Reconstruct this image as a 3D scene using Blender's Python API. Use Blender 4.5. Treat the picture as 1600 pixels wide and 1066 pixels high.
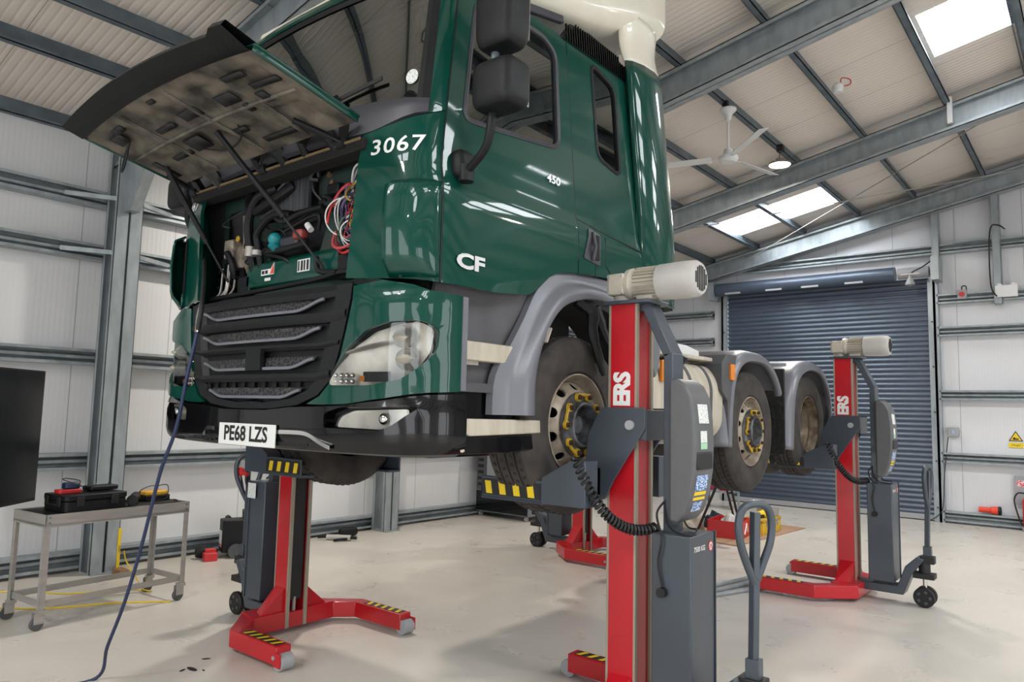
import bpy, bmesh, math, random
from mathutils import Vector, Matrix, geometry, noise
PI = math.pi
R = math.radians
for o in list(bpy.data.objects):
    bpy.data.objects.remove(o, do_unlink=True)
sc = bpy.context.scene
col = sc.collection
random.seed(7)

# ------------------------------------------------------------------ camera
CAM_H = 1.74
FPX, YAW, PIT, ROL = 1139.24, .6851, .0961, .0236
_cy, _sy = math.cos(YAW), math.sin(YAW)
_fw = Vector((-_sy*math.cos(PIT), _cy*math.cos(PIT), math.sin(PIT)))
_r = Vector((_cy, _sy, 0)); _u = _r.cross(_fw)
_r2 = _r*math.cos(ROL) + _u*math.sin(ROL)
_u2 = -_r*math.sin(ROL) + _u*math.cos(ROL)
cam_d = bpy.data.cameras.new('camera'); cam = bpy.data.objects.new('camera', cam_d)
col.objects.link(cam)
cam_d.sensor_width = 36; cam_d.lens = FPX/1600*36; cam_d.clip_start = .05; cam_d.clip_end = 200
cam.matrix_world = Matrix(((_r2.x, _u2.x, -_fw.x, 0), (_r2.y, _u2.y, -_fw.y, 0), (_r2.z, _u2.z, -_fw.z, CAM_H), (0, 0, 0, 1)))
sc.camera = cam
CM = cam.matrix_world.to_3x3()
def px(u, v, x=None, y=None, z=None):
    """world point seen at photo pixel (u,v) on the plane x=, y= or z= of the building grid"""
    d = CM @ Vector((u-800, -(v-533), -FPX))
    if x is not None: t = x/d.x
    elif y is not None: t = y/d.y
    else: t = (z-CAM_H)/d.z
    return Vector((d.x*t, d.y*t, CAM_H+d.z*t))

# ------------------------------------------------------------------ world, exposure
w = bpy.data.worlds.new('world'); sc.world = w; w.use_nodes = True
bg = w.node_tree.nodes['Background']; bg.inputs[0].default_value = (.93, .96, 1, 1); bg.inputs[1].default_value = 6.0
vs = sc.view_settings
vs.view_transform = 'Standard'; vs.look = 'None'; vs.exposure = -0.47; vs.gamma = 1; vs.use_curve_mapping = False
LAMP_W = 170
SKY_E = 22.0

# ------------------------------------------------------------------ room numbers
XL, XR = -8.42, 9.5          # cladding of the side walls
YE, YB = 14.85, -9.0         # end wall with the shutter, wall behind the camera
EAVE, SLOPE, RIDGE = 4.62, .2, .55
def rz(x):                   # top of the rafters / underside of the purlins
    return EAVE + SLOPE*((x+8.2) if x < RIDGE else (2*RIDGE-x+8.2))
FRAMES = [-8.25, -4.4, -.55, 3.3, 7.15, 11.0, 14.62]
PURL_X = [-8.4, -7.25, -6.48, -5.5, -4.55, -3.53, -2.58, -1.52, -.6, .35]
PURL_H = .17
SKYL = [(-1.45, -.62, 8.6, 9.75), (-5.62, -4.65, 12.75, 13.85), (-4.60, -3.60, 12.75, 13.85)]
SKYL += [(-2.50, -1.60, 8.6, 9.75)][:0]
# rooflights elsewhere in the roof: over the camera's side of the bay and on the far slope
SKYL += [(1.6, 2.6, 0.6, 1.75), (2.7, 3.7, 0.6, 1.75), (3.8, 4.8, 0.6, 1.75), (1.6, 2.6, 4.8, 5.95), (2.7, 3.7, 4.8, 5.95), (3.8, 4.8, 4.8, 5.95),
         (1.6, 2.6, 8.8, 9.95), (2.7, 3.7, 8.8, 9.95), (3.8, 4.8, 8.8, 9.95), (-4.45, -3.55, -3.2, -2.05), (-5.45, -4.6, -3.2, -2.05), (-3.45, -2.6, -3.2, -2.05),
         (1.6, 2.6, -3.4, -2.25), (2.7, 3.7, -3.4, -2.25), (3.8, 4.8, -3.4, -2.25)]

# ------------------------------------------------------------------ materials
def srgb(c):
    if isinstance(c, str):
        c = [int(c[i:i+2], 16)/255 for i in (0, 2, 4)]
    return tuple(((v/12.92) if v <= .04045 else ((v+.055)/1.055)**2.4) for v in c)
MATS = {}
def mat(name, c, rough=.5, metal=0., var=.0, scale=6., c2=None, bump=0., bscale=40., coat=0., spec=.5, emis=None, est=0., trans=0., stretch=None, thr=(.35, .65), detail=4.):
    m = bpy.data.materials.new(name); m.use_nodes = True; MATS[name] = m
    nt = m.node_tree; b = nt.nodes['Principled BSDF']
    c = srgb(c)
    b.inputs['Base Color'].default_value = (*c, 1); b.inputs['Roughness'].default_value = rough
    b.inputs['Metallic'].default_value = metal; b.inputs['Specular IOR Level'].default_value = spec
    b.inputs['Coat Weight'].default_value = coat; b.inputs['Coat Roughness'].default_value = .04
    if trans: b.inputs['Transmission Weight'].default_value = trans
    if emis: b.inputs['Emission Color'].default_value = (*srgb(emis), 1); b.inputs['Emission Strength'].default_value = est
    tc = None
    def coords(st):
        t = nt.nodes.new('ShaderNodeTexCoord')
        if st:
            mp = nt.nodes.new('ShaderNodeMapping'); mp.inputs['Scale'].default_value = st
            nt.links.new(t.outputs['Object'], mp.inputs[0]); return mp.outputs[0]
        return t.outputs['Object']
    if var or c2:
        n = nt.nodes.new('ShaderNodeTexNoise'); n.inputs['Scale'].default_value = scale; n.inputs['Detail'].default_value = detail
        nt.links.new(coords(stretch), n.inputs['Vector'])
        rp = nt.nodes.new('ShaderNodeValToRGB'); nt.links.new(n.outputs['Fac'], rp.inputs[0])
        e = rp.color_ramp.elements; e[0].position, e[1].position = thr
        if c2: a, d = c, srgb(c2)
        else: a, d = tuple(v*(1-var) for v in c), tuple(min(1, v*(1+var)) for v in c)
        e[0].color = (*a, 1); e[1].color = (*d, 1)
        nt.links.new(rp.outputs[0], b.inputs['Base Color'])
    if bump:
        n = nt.nodes.new('ShaderNodeTexNoise'); n.inputs['Scale'].default_value = bscale; n.inputs['Detail'].default_value = 3
        nt.links.new(coords(None), n.inputs['Vector'])
        bp = nt.nodes.new('ShaderNodeBump'); bp.inputs['Strength'].default_value = bump; bp.inputs['Distance'].default_value = .01
        nt.links.new(n.outputs['Fac'], bp.inputs['Height']); nt.links.new(bp.outputs[0], b.inputs['Normal'])
    return m
def ribbed(name, c, axis, period, depth, joint_axis, rough=.45, joint=1.0, jd=.5, sharp=False):
    """sandwich panel skin: fine ribs and a dark joint every `joint` metres"""
    m = mat(name, c, rough, var=.025, scale=1.1); nt = m.node_tree; b = nt.nodes['Principled BSDF']
    t = nt.nodes.new('ShaderNodeTexCoord'); s = nt.nodes.new('ShaderNodeSeparateXYZ'); nt.links.new(t.outputs['Object'], s.inputs[0])
    def M(op, a, v=None, v2=None):
        n = nt.nodes.new('ShaderNodeMath'); n.operation = op
        for i, q in enumerate((a, v, v2)):
            if q is None: continue
            if isinstance(q, (int, float)): n.inputs[i].default_value = q
            else: nt.links.new(q, n.inputs[i])
        return n.outputs[0]
    f = M('FRACT', M('DIVIDE', s.outputs[axis], period))
    r = M('SMOOTH_MIN', M('MULTIPLY', M('ABSOLUTE', M('SUBTRACT', f, .5)), 4.), 1., .3) if not sharp else M('GREATER_THAN', f, .5)
    j = M('FRACT', M('DIVIDE', s.outputs[joint_axis], joint))
    jl = M('LESS_THAN', j, .008/joint)
    hgt = M('SUBTRACT', M('MULTIPLY', r, depth), M('MULTIPLY', jl, .006))
    bp = nt.nodes.new('ShaderNodeBump'); bp.inputs['Strength'].default_value = 1; bp.inputs['Distance'].default_value = 1.
    nt.links.new(hgt, bp.inputs['Height']); nt.links.new(bp.outputs[0], b.inputs['Normal'])
    base = b.inputs['Base Color'].links[0].from_socket
    mx = nt.nodes.new('ShaderNodeMix'); mx.data_type = 'RGBA'; mx.inputs[7].default_value = (*[v*jd for v in srgb(c)], 1)
    nt.links.new(jl, mx.inputs[0]); nt.links.new(base, mx.inputs[6]); nt.links.new(mx.outputs[2], b.inputs['Base Color'])
    return m
def glass(name, tint, dens=.6, rough=.02, ior=1.6):
    """thin pane: fresnel gloss over tinted see-through"""
    m = bpy.data.materials.new(name); m.use_nodes = True; nt = m.node_tree; nt.nodes.clear()
    o = nt.nodes.new('ShaderNodeOutputMaterial'); mx = nt.nodes.new('ShaderNodeMixShader')
    g = nt.nodes.new('ShaderNodeBsdfGlossy'); g.inputs['Roughness'].default_value = rough; g.inputs['Color'].default_value = (.9, .95, .93, 1)
    t = nt.nodes.new('ShaderNodeBsdfTransparent'); t.inputs['Color'].default_value = (*[v*(1-dens)+v*0 for v in srgb(tint)], 1)
    fr = nt.nodes.new('ShaderNodeFresnel'); fr.inputs['IOR'].default_value = ior
    nt.links.new(fr.outputs[0], mx.inputs[0]); nt.links.new(t.outputs[0], mx.inputs[1]); nt.links.new(g.outputs[0], mx.inputs[2])
    nt.links.new(mx.outputs[0], o.inputs[0]); MATS[name] = m
    return m

M_green = mat('green_paint', '053d33', .35, coat=.8, var=.04, scale=3, spec=.08)
M_greend = mat('green_bay_dusty', '14332c', .6, c2='2b2f2a', scale=7, thr=(.35, .75))
M_black = mat('black_plastic', '121416', .5, spec=.3, var=.15, scale=14, bump=.15, bscale=120)
M_blackg = mat('black_gloss', '08090b', .25, coat=.45, spec=.2)
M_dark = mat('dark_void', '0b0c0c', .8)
M_cowl = mat('cowl_plastic', '33343c', .42, var=.1, scale=5)
M_trim = mat('arch_silver_grey', '6f7178', .38, var=.05, scale=4, metal=.25)
M_trimd = mat('step_well_grey', '4a4a4e', .55, var=.15, scale=4)
M_cream = mat('cream_paint', 'd9d4c4', .35, coat=.5, var=.03)
M_step = mat('step_off_white', 'bdb6a6', .5, c2='a39a8a', scale=5, thr=(.35, .8), stretch=(3, 3, .6))
M_rub = mat('tyre_rubber', '2a2725', .78, c2='3e3833', scale=9, bump=.3, bscale=60)
M_rubd = mat('tread_rubber', '2b2622', .85, c2='4a423a', scale=12)
M_rim = mat('rim_dirty_silver', '9b9182', .5, metal=.35, c2='5f5042', scale=13, thr=(.45, .8))
M_rimr = mat('rim_rusty', '8a7c68', .5, metal=.4, c2='4b382b', scale=10, thr=(.4, .7))
M_hub = mat('hub_grey', '74777c', .55, metal=.3, c2='3c3a3a', scale=12)
M_nut = mat('nut_brown', '4c3b2c', .6, metal=.4)
M_yel = mat('yellow_plastic', 'c9a52a', .5, c2='a07f25', scale=40)
M_hyel = mat('hazard_yellow', 'e6c619', .5)
M_hblk = mat('hazard_black', '1c1c1e', .55)
M_red = mat('lift_red', 'b5121f', .33, var=.06, scale=3, coat=.25)
M_slate = mat('lift_slate', '3b434c', .4, var=.06, scale=5, coat=.15)
M_cover = mat('cover_grey', '57585a', .45, var=.05)
M_edge = mat('worn_steel_edge', '9b9282', .5, metal=.3)
M_galv = mat('galvanised_steel', 'a3abae', .36, metal=.3, c2='868f94', scale=9, thr=(.3, .75), stretch=(1, 1, .35))
M_galvd = mat('galvanised_purlin', '6f7a82', .42, metal=.3, c2='5a646b', scale=5)
M_steel = mat('stainless', 'a39f99', .36, metal=.3, var=.07, scale=4, stretch=(1, 1, 6))
M_chrome = mat('chrome', 'd0cdc8', .15, metal=1.)
M_motor = mat('motor_beige', 'b5aea0', .45, var=.06)
M_motorw = mat('motor_cowl_white', 'b4b1ad', .38, var=.03)
M_white = mat('white_plastic', 'd8d8d8', .4)
M_grey = mat('grey_plastic', '9b9c9f', .5)
M_lens = glass('clear_lens', 'ffffff', .08, .05)
M_wind = glass('windscreen_glass', 'c4d2c8', .35, .01, 2.6)
M_sidegl = glass('side_glass', '8f9a94', .45, .01, 2.4)
M_refl = mat('lamp_reflector', 'c9c4b8', .35, metal=.5, c2='8f8a82', scale=7, thr=(.45, .75))
M_amber = mat('amber_lens', 'd07a1c', .3, emis='d07a1c', est=.0)
M_shut = mat('shutter_slate', '4b5665', .33, var=.04, metal=.25)
M_blue = mat('blue_hose', '1f2c4c', .45)
M_redp = mat('red_plastic', 'c22a2c', .4)
M_wood = mat('wood', '9a7448', .6, c2='7d5a34', scale=12)
M_card = mat('cardboard', 'a8876c', .75, var=.08)
M_cloth = mat('beige_cloth', 'a59c90', .85, var=.2, scale=12)
M_seat = mat('seat_fabric', '2c2d31', .8)
M_beige = mat('hood_inner', '716a60', .75, c2='2f2c28', scale=6, thr=(.36, .66), bump=.5, bscale=14)
M_fin = mat('radiator_fins', '6e7075', .45, metal=.6, c2='33343a', scale=60, stretch=(1, 1, .04), thr=(.3, .7))
M_ink = mat('black_ink', '141416', .6)
M_plate = mat('plate_white', 'd8d9d6', .35)
M_letter = mat('badge_silver', 'd0d2d4', .3, metal=.3)
M_wlet = mat('white_letter', 'e4e4e2', .5)
M_screen = mat('screen_glass', '07080b', .12)
M_purple = mat('wire_purple', '6d5a86', .5)
M_sticker = mat('sticker_blue', '2f6cae', .5, c2='dfe6ee', scale=60, stretch=(1, 1, 4), thr=(.5, .55))
M_stick2 = mat('sticker_white', 'd9dcd9', .5, c2='8f9898', scale=80, stretch=(1, 1, 3), thr=(.55, .62))
M_teal = mat('teal_cap', '157f86', .45)
M_ora = mat('orange_plastic', 'e0452a', .4)
# ------------------------------------------------------------------ mesh helpers
class MB:
    def __init__(s): s.v = []; s.f = []; s.m = []; s.cur = 0
    def mi(s, i): s.cur = i; return s
    def add(s, vs, fs):
        n = len(s.v); s.v += [tuple(p) for p in vs]
        for f in fs: s.f.append(tuple(i+n for i in f)); s.m.append(s.cur)
        return s
    def box(s, c, d, rot=None):
        hx, hy, hz = d[0]/2, d[1]/2, d[2]/2
        vs = [Vector((x, y, z)) for x in (-hx, hx) for y in (-hy, hy) for z in (-hz, hz)]
        if rot is not None: vs = [rot @ v for v in vs]
        vs = [v+Vector(c) for v in vs]
        return s.add(vs, [(0, 1, 3, 2), (4, 6, 7, 5), (0, 4, 5, 1), (2, 3, 7, 6), (0, 2, 6, 4), (1, 5, 7, 3)])
    def bb(s, a, b):
        return s.box([(a[i]+b[i])/2 for i in range(3)], [abs(b[i]-a[i]) for i in range(3)])
    def bar(s, a, b, w, h=None, up=(0, 0, 1)):
        a, b = Vector(a), Vector(b); h = h or w; d = (b-a).normalized()
        up = Vector(up)
        if abs(d.dot(up)) > .99: up = Vector((0, 1, 0))
        sx = d.cross(up).normalized(); sz = sx.cross(d)
        vs = [p+sx*i*w/2+sz*j*h/2 for p in (a, b) for i, j in ((-1, -1), (1, -1), (1, 1), (-1, 1))]
        return s.add(vs, [(3, 2, 1, 0), (4, 5, 6, 7), (0, 1, 5, 4), (1, 2, 6, 5), (2, 3, 7, 6), (3, 0, 4, 7)])
    def tube(s, pts, r, n=8, caps=True):
        pts = [Vector(p) for p in pts]; k = len(pts); rr = r if isinstance(r, (list, tuple)) else [r]*k
        prev = None; rings = []
        for i, p in enumerate(pts):
            t = (pts[min(i+1, k-1)]-pts[max(i-1, 0)])
            if t.length < 1e-9: t = Vector((0, 0, 1))
            t.normalize()
            if prev is None:
                up = Vector((0, 0, 1)) if abs(t.z) < .9 else Vector((1, 0, 0)); a = t.cross(up).normalized()
            else:
                a = (prev - t*prev.dot(t))
                a = a.normalized() if a.length > 1e-6 else t.orthogonal().normalized()
            prev = a; b = t.cross(a)
            rings.append([p+(a*math.cos(q*2*PI/n)+b*math.sin(q*2*PI/n))*rr[i] for q in range(n)])
        fs = [(i*n+j, i*n+(j+1) % n, (i+1)*n+(j+1) % n, (i+1)*n+j) for i in range(k-1) for j in range(n)]
        if caps: fs += [tuple(range(n-1, -1, -1)), tuple((k-1)*n+j for j in range(n))]
        return s.add([v for g in rings for v in g], fs)
    def cyl(s, a, b, r, n=20, r2=None):
        return s.tube([a, b], [r, r if r2 is None else r2], n)
    def lathe(s, prof, o, ax='x', n=40, caps=False):
        """prof: (position along axis, radius)"""
        o = Vector(o); ex = {'x': (Vector((1, 0, 0)), Vector((0, 1, 0)), Vector((0, 0, 1))), 'y': (Vector((0, 1, 0)), Vector((0, 0, 1)), Vector((1, 0, 0))), 'z': (Vector((0, 0, 1)), Vector((1, 0, 0)), Vector((0, 1, 0)))}[ax]
        vs = [o+ex[0]*p+(ex[1]*math.cos(q*2*PI/n)+ex[2]*math.sin(q*2*PI/n))*r for p, r in prof for q in range(n)]
        k = len(prof)
        fs = [(i*n+j, i*n+(j+1) % n, (i+1)*n+(j+1) % n, (i+1)*n+j) for i in range(k-1) for j in range(n)]
        if caps: fs += [tuple(range(n-1, -1, -1)), tuple((k-1)*n+j for j in range(n))]
        return s.add(vs, fs)
    def prism(s, poly, a, b, ax='x'):
        """poly in the two other axes (cyclic order y,z / z,x->given as (x,z) for y / x,y)"""
        def P(p, t): return {'x': (t, p[0], p[1]), 'y': (p[0], t, p[1]), 'z': (p[0], p[1], t)}[ax]
        n = len(poly); vs = [P(p, a) for p in poly]+[P(p, b) for p in poly]
        return s.add(vs, [tuple(range(n-1, -1, -1)), tuple(range(n, 2*n))]+[(i, (i+1) % n, n+(i+1) % n, n+i) for i in range(n)])
    def sphere(s, c, r, n=16, m=10, e=1.0, e2=None):
        """(super)ellipsoid; r may be a 3-tuple, e<1 makes it boxier"""
        rx = (r, r, r) if isinstance(r, (int, float)) else r; e2 = e if e2 is None else e2
        sp = lambda q, k: math.copysign(abs(q)**k, q)
        vs = []; 
        for i in range(m+1):
            ph = -PI/2+PI*i/m
            for j in range(n):
                th = 2*PI*j/n
                vs.append((c[0]+rx[0]*sp(math.cos(ph), e)*sp(math.cos(th), e2), c[1]+rx[1]*sp(math.cos(ph), e)*sp(math.sin(th), e2), c[2]+rx[2]*sp(math.sin(ph), e)))
        return s.add(vs, [(i*n+j, i*n+(j+1) % n, (i+1)*n+(j+1) % n, (i+1)*n+j) for i in range(m) for j in range(n)])
    def grid(s, rows, close=False):
        k, n = len(rows), len(rows[0])
        return s.add([p for r in rows for p in r], [(i*n+j, i*n+(j+1) % n, (i+1)*n+(j+1) % n, (i+1)*n+j) for i in range(k-1) for j in range(n if close else n-1)])
    def xf(s, mtx, i0=0):
        s.v[i0:] = [tuple(mtx @ Vector(p)) for p in s.v[i0:]]; return s
    def build(s, name, mats, parent=None, off=(0, 0, 0), smooth=True, bevel=0., solid=0., seg=2, label=None, ang=35, fix=True):
        me = bpy.data.meshes.new(name); o_ = Vector(off)
        me.from_pydata([tuple(Vector(p)-o_) for p in s.v], [], s.f)
        ms = mats if isinstance(mats, (list, tuple)) else [mats]
        for m in ms: me.materials.append(m)
        for p, i in zip(me.polygons, s.m): p.material_index = min(i, len(ms)-1)
        bm = bmesh.new(); bm.from_mesh(me); bmesh.ops.remove_doubles(bm, verts=bm.verts, dist=1e-5)
        if fix: bmesh.ops.recalc_face_normals(bm, faces=bm.faces)
        bm.to_mesh(me); bm.free()
        if smooth:
            me.polygons.foreach_set('use_smooth', [True]*len(me.polygons))
            try: me.set_sharp_from_angle(angle=R(ang))
            except Exception: pass
        o = bpy.data.objects.new(name, me); col.objects.link(o)
        if parent is not None: o.parent = parent
        if solid:
            q = o.modifiers.new('s', 'SOLIDIFY'); q.thickness = solid; q.offset = 0
        if bevel:
            q = o.modifiers.new('b', 'BEVEL'); q.width = bevel; q.segments = seg; q.limit_method = 'ANGLE'; q.angle_limit = R(40); q.harden_normals = False
        if label: o['label'] = label
        return o
def thing(name, label, cat, loc=(0, 0, 0), rot=0, group=None):
    o = bpy.data.objects.new(name, None); col.objects.link(o); o.empty_display_size = .1
    o.location = loc; o.rotation_euler = (0, 0, rot); o['label'] = label; o['category'] = cat
    if group: o['group'] = group
    return o
def tag(o, label, cat, group=None):
    o['label'] = label; o['category'] = cat
    if group: o['group'] = group
    return o
def struct(o): o['kind'] = 'structure'; return o
def panel(mb, outer, holes=(), step=.06, f=None, thick=0., nrm=None):
    """fill a 2D outline with holes by a constrained triangulation and carry it to 3D with f(a,b)"""
    def dens(lp):
        out = []
        for i, p in enumerate(lp):
            q = lp[(i+1) % len(lp)]; L = math.dist(p, q); n = max(1, int(L/step))
            out += [(p[0]+(q[0]-p[0])*t/n, p[1]+(q[1]-p[1])*t/n) for t in range(n)]
        return out
    loops = [dens(outer)]+[dens(h) for h in holes]
    V = []; E = []
    for lp in loops:
        b = len(V); V += [Vector(p) for p in lp]; E += [(b+i, b+(i+1) % len(lp)) for i in range(len(lp))]
    def inside(p, lp):
        c = False; x, y = p
        for i in range(len(lp)):
            (x1, y1), (x2, y2) = lp[i-1], lp[i]
            if (y1 > y) != (y2 > y) and x < (x2-x1)*(y-y1)/(y2-y1)+x1: c = not c
        return c
    xs = [p[0] for p in outer]; ys = [p[1] for p in outer]
    i = min(xs)+step/2
    while i < max(xs):
        j = min(ys)+step/2
        while j < max(ys):
            p = (i+1e-4, j+1.3e-4)
            if inside(p, loops[0]) and not any(inside(p, h) for h in loops[1:]):
                if all((p[0]-q[0])**2+(p[1]-q[1])**2 > (step*.45)**2 for lp in loops for q in lp): V.append(Vector(p))
            j += step
        i += step
    r = geometry.delaunay_2d_cdt(V, E, [], 0, 1e-6)
    vs, fs = r[0], r[2]
    keep = []
    for t in fs:
        c = sum((vs[k] for k in t), Vector((0, 0)))/len(t)
        if inside(c, loops[0]) and not any(inside(c, h) for h in loops[1:]): keep.append(tuple(t))
    P3 = [Vector(f(v.x, v.y)) for v in vs]
    if thick:
        n = len(P3)
        if nrm is None:
            nn = [Vector((0, 0, 0)) for _ in P3]
            for t in keep:
                q = (P3[t[1]]-P3[t[0]]).cross(P3[t[2]]-P3[t[0]])
                for k in t: nn[k] += q
            nn = [q.normalized() if q.length else Vector((0, 0, 1)) for q in nn]
        else: nn = [Vector(nrm)]*n
        P4 = [p-q*thick for p, q in zip(P3, nn)]
        cnt = {}
        for t in keep:
            for a in range(3):
                e = (t[a], t[(a+1) % 3]); cnt[e] = cnt.get(e, 0)+1
        fsx = keep+[tuple(n+k for k in reversed(t)) for t in keep]
        fsx += [(b, a, n+a, n+b) for (a, b) in cnt if (b, a) not in cnt]
        mb.add(P3+P4, fsx)
    else: mb.add(P3, keep)
    return mb
def crom(pts, n=6, closed=False):
    P = [Vector(p) for p in pts]; k = len(P); out = []
    for i in range(k if closed else k-1):
        g = lambda j: P[j % k] if closed else P[max(0, min(k-1, j))]
        a, b, c, d = g(i-1), g(i), g(i+1), g(i+2)
        for t in range(n):
            t /= n
            out.append(.5*((2*b)+(c-a)*t+(2*a-5*b+4*c-d)*t*t+(3*b-a-3*c+d)*t**3))
    if not closed: out.append(P[-1])
    return out
def rrect(x0, y0, x1, y1, r, n=4):
    out = []
    for cx, cy, a in ((x1-r, y1-r, 0), (x0+r, y1-r, 90), (x0+r, y0+r, 180), (x1-r, y0+r, 270)):
        for i in range(n+1):
            q = R(a+90*i/n); out.append((cx+r*math.cos(q), cy+r*math.sin(q)))
    return out
def rpoly(pts, r, n=4):
    """round the corners of a polygon"""
    out = []; k = len(pts)
    for i in range(k):
        p, a, b = Vector(pts[i]), Vector(pts[i-1]), Vector(pts[(i+1) % k])
        rr = min(r, (a-p).length*.45, (b-p).length*.45)
        s, e = p+(a-p).normalized()*rr, p+(b-p).normalized()*rr
        for t in range(n+1):
            t /= n; out.append(tuple(s*(1-t)**2+p*2*t*(1-t)+e*t*t))
    return out
def text_mesh(mb, body, size, fn, thick=.004, sx=1., shear=0., bold=0., spacing=1.):
    """letters as real faces; fn(a,b,t) maps text plane (a right, b up, t out) to 3D; centred"""
    cu = bpy.data.curves.new('txt', 'FONT'); cu.body = body; cu.size = size; cu.align_x = 'CENTER'; cu.align_y = 'CENTER'
    cu.resolution_u = 3; cu.shear = shear; cu.offset = bold; cu.space_character = spacing
    ob = bpy.data.objects.new('txt', cu); col.objects.link(ob)
    dg = bpy.context.evaluated_depsgraph_get(); me = bpy.data.meshes.new_from_object(ob.evaluated_get(dg))
    vs = [v.co.copy() for v in me.vertices]; fs = [tuple(p.vertices) for p in me.polygons]
    mb.add([fn(v.x*sx, v.y, thick) for v in vs], fs)
    bpy.data.objects.remove(ob); bpy.data.curves.remove(cu); bpy.data.meshes.remove(me)
    return mb
def coil(a, b, sag, turns, rad, n=10):
    """centre line of a coiled cable hanging between a and b"""
    a, b = Vector(a), Vector(b); out = []; N = turns*n
    for i in range(N+1):
        t = i/N; c = a.lerp(b, t)+Vector(sag)*(4*t*(1-t))
        d = (b-a)+Vector(sag)*4*(1-2*t); d.normalize(); p = d.orthogonal().normalized() if abs(d.x) > .9 else d.cross(Vector((1, 0, 0))).normalized()
        q = d.cross(p); out.append(c+(p*math.cos(2*PI*i/n)+q*math.sin(2*PI*i/n))*rad)
    return out
# ------------------------------------------------------------------ room
M_floor = mat('painted_floor', 'd3cdc5', .3, c2='c5bfb6', scale=.7, thr=(.2, .8), detail=3)
M_wallp = ribbed('wall_panel', 'd6d6d7', 1, .05, .0007, 1)
M_walle = ribbed('end_wall_panel', 'd2d3d7', 0, .05, .0008, 0)
M_roofp = ribbed('roof_panel', 'dbd3cb', 1, .08, .004, 1, rough=.6)
M_pane = mat('rooflight_pane', 'ffffff', .5, emis='f4faff', est=SKY_E)
def floor_marks():
    nt = M_floor.node_tree; b = nt.nodes['Principled BSDF']
    t = nt.nodes.new('ShaderNodeTexCoord'); n = nt.nodes.new('ShaderNodeTexNoise'); n.inputs['Scale'].default_value = 2.2; n.inputs['Detail'].default_value = 8
    nt.links.new(t.outputs['Object'], n.inputs['Vector'])
    r = nt.nodes.new('ShaderNodeMapRange'); r.inputs[1].default_value = .3; r.inputs[2].default_value = .7; r.inputs[3].default_value = .24; r.inputs[4].default_value = .42
    nt.links.new(n.outputs['Fac'], r.inputs[0]); nt.links.new(r.outputs[0], b.inputs['Roughness'])
    # small dark scuffs
    v = nt.nodes.new('ShaderNodeTexNoise'); v.inputs['Scale'].default_value = 9; v.inputs['Detail'].default_value = 10; v.inputs['Roughness'].default_value = .75
    nt.links.new(t.outputs['Object'], v.inputs['Vector'])
    q = nt.nodes.new('ShaderNodeMapRange'); q.inputs[1].default_value = .73; q.inputs[2].default_value = .8; q.inputs[3].default_value = 0; q.inputs[4].default_value = .25
    nt.links.new(v.outputs['Fac'], q.inputs[0])
    mx = nt.nodes.new('ShaderNodeMix'); mx.data_type = 'RGBA'; mx.inputs[7].default_value = (.13, .13, .13, 1)
    src = b.inputs['Base Color'].links[0].from_socket
    nt.links.new(q.outputs[0], mx.inputs[0]); nt.links.new(src, mx.inputs[6]); nt.links.new(mx.outputs[2], b.inputs['Base Color'])
floor_marks()
struct(MB().bb((XL-.2, YB-.2, -.15), (XR+.2, YE+.2, 0)).build('floor', M_floor, smooth=False))
struct(MB().bb((XL-.1, YB, 0), (XL, YE, rz(XL)+.2)).build('wall_left', M_wallp, smooth=False))
mb = MB()      # right wall with two open vehicle doorways that let the daylight in
panel(mb, [(YB, 0), (-5.5, 0), (-5.5, 4.2), (-1.2, 4.2), (-1.2, 0), (3.2, 0), (3.2, 4.2), (8.2, 4.2), (8.2, 0), (YE, 0), (YE, rz(XR)+.2), (YB, rz(XR)+.2)], step=1.2, f=lambda a, b: (XR, a, b), thick=.1, nrm=(-1, 0, 0))
struct(mb.build('wall_right', M_wallp, smooth=False))
DX0, DX1, DZ = -6.22, -2.36, 4.22           # shutter opening
gz = lambda x: rz(x)+PURL_H
def endwall(name, y0, y1, hole):
    mb = MB(); o = [(XL, 0), (XR, 0), (XR, gz(XR)), (RIDGE, gz(RIDGE)), (XL, gz(XL))]
    if not hole: o = [(XL, 0), (-6.5, 0), (-6.5, 4.3), (-1.5, 4.3), (-1.5, 0), (1.5, 0), (1.5, 4.3), (6.5, 4.3), (6.5, 0), (XR, 0), (XR, gz(XR)), (RIDGE, gz(RIDGE)), (XL, gz(XL))]   # unseen open doorways, added to let more daylight in
    if hole: o = [(XL, 0), (DX0, 0), (DX0, DZ), (DX1, DZ), (DX1, 0), (XR, 0), (XR, gz(XR)), (RIDGE, gz(RIDGE)), (XL, gz(XL))]
    panel(mb, o, step=.9, f=lambda a, b: (a, y0, b), thick=y1-y0, nrm=(0, -1, 0))
    return struct(mb.build(name, M_walle, smooth=False))
endwall('wall_end', YE, YE+.1, True)
endwall('wall_near', YB-.1, YB, False)
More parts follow.
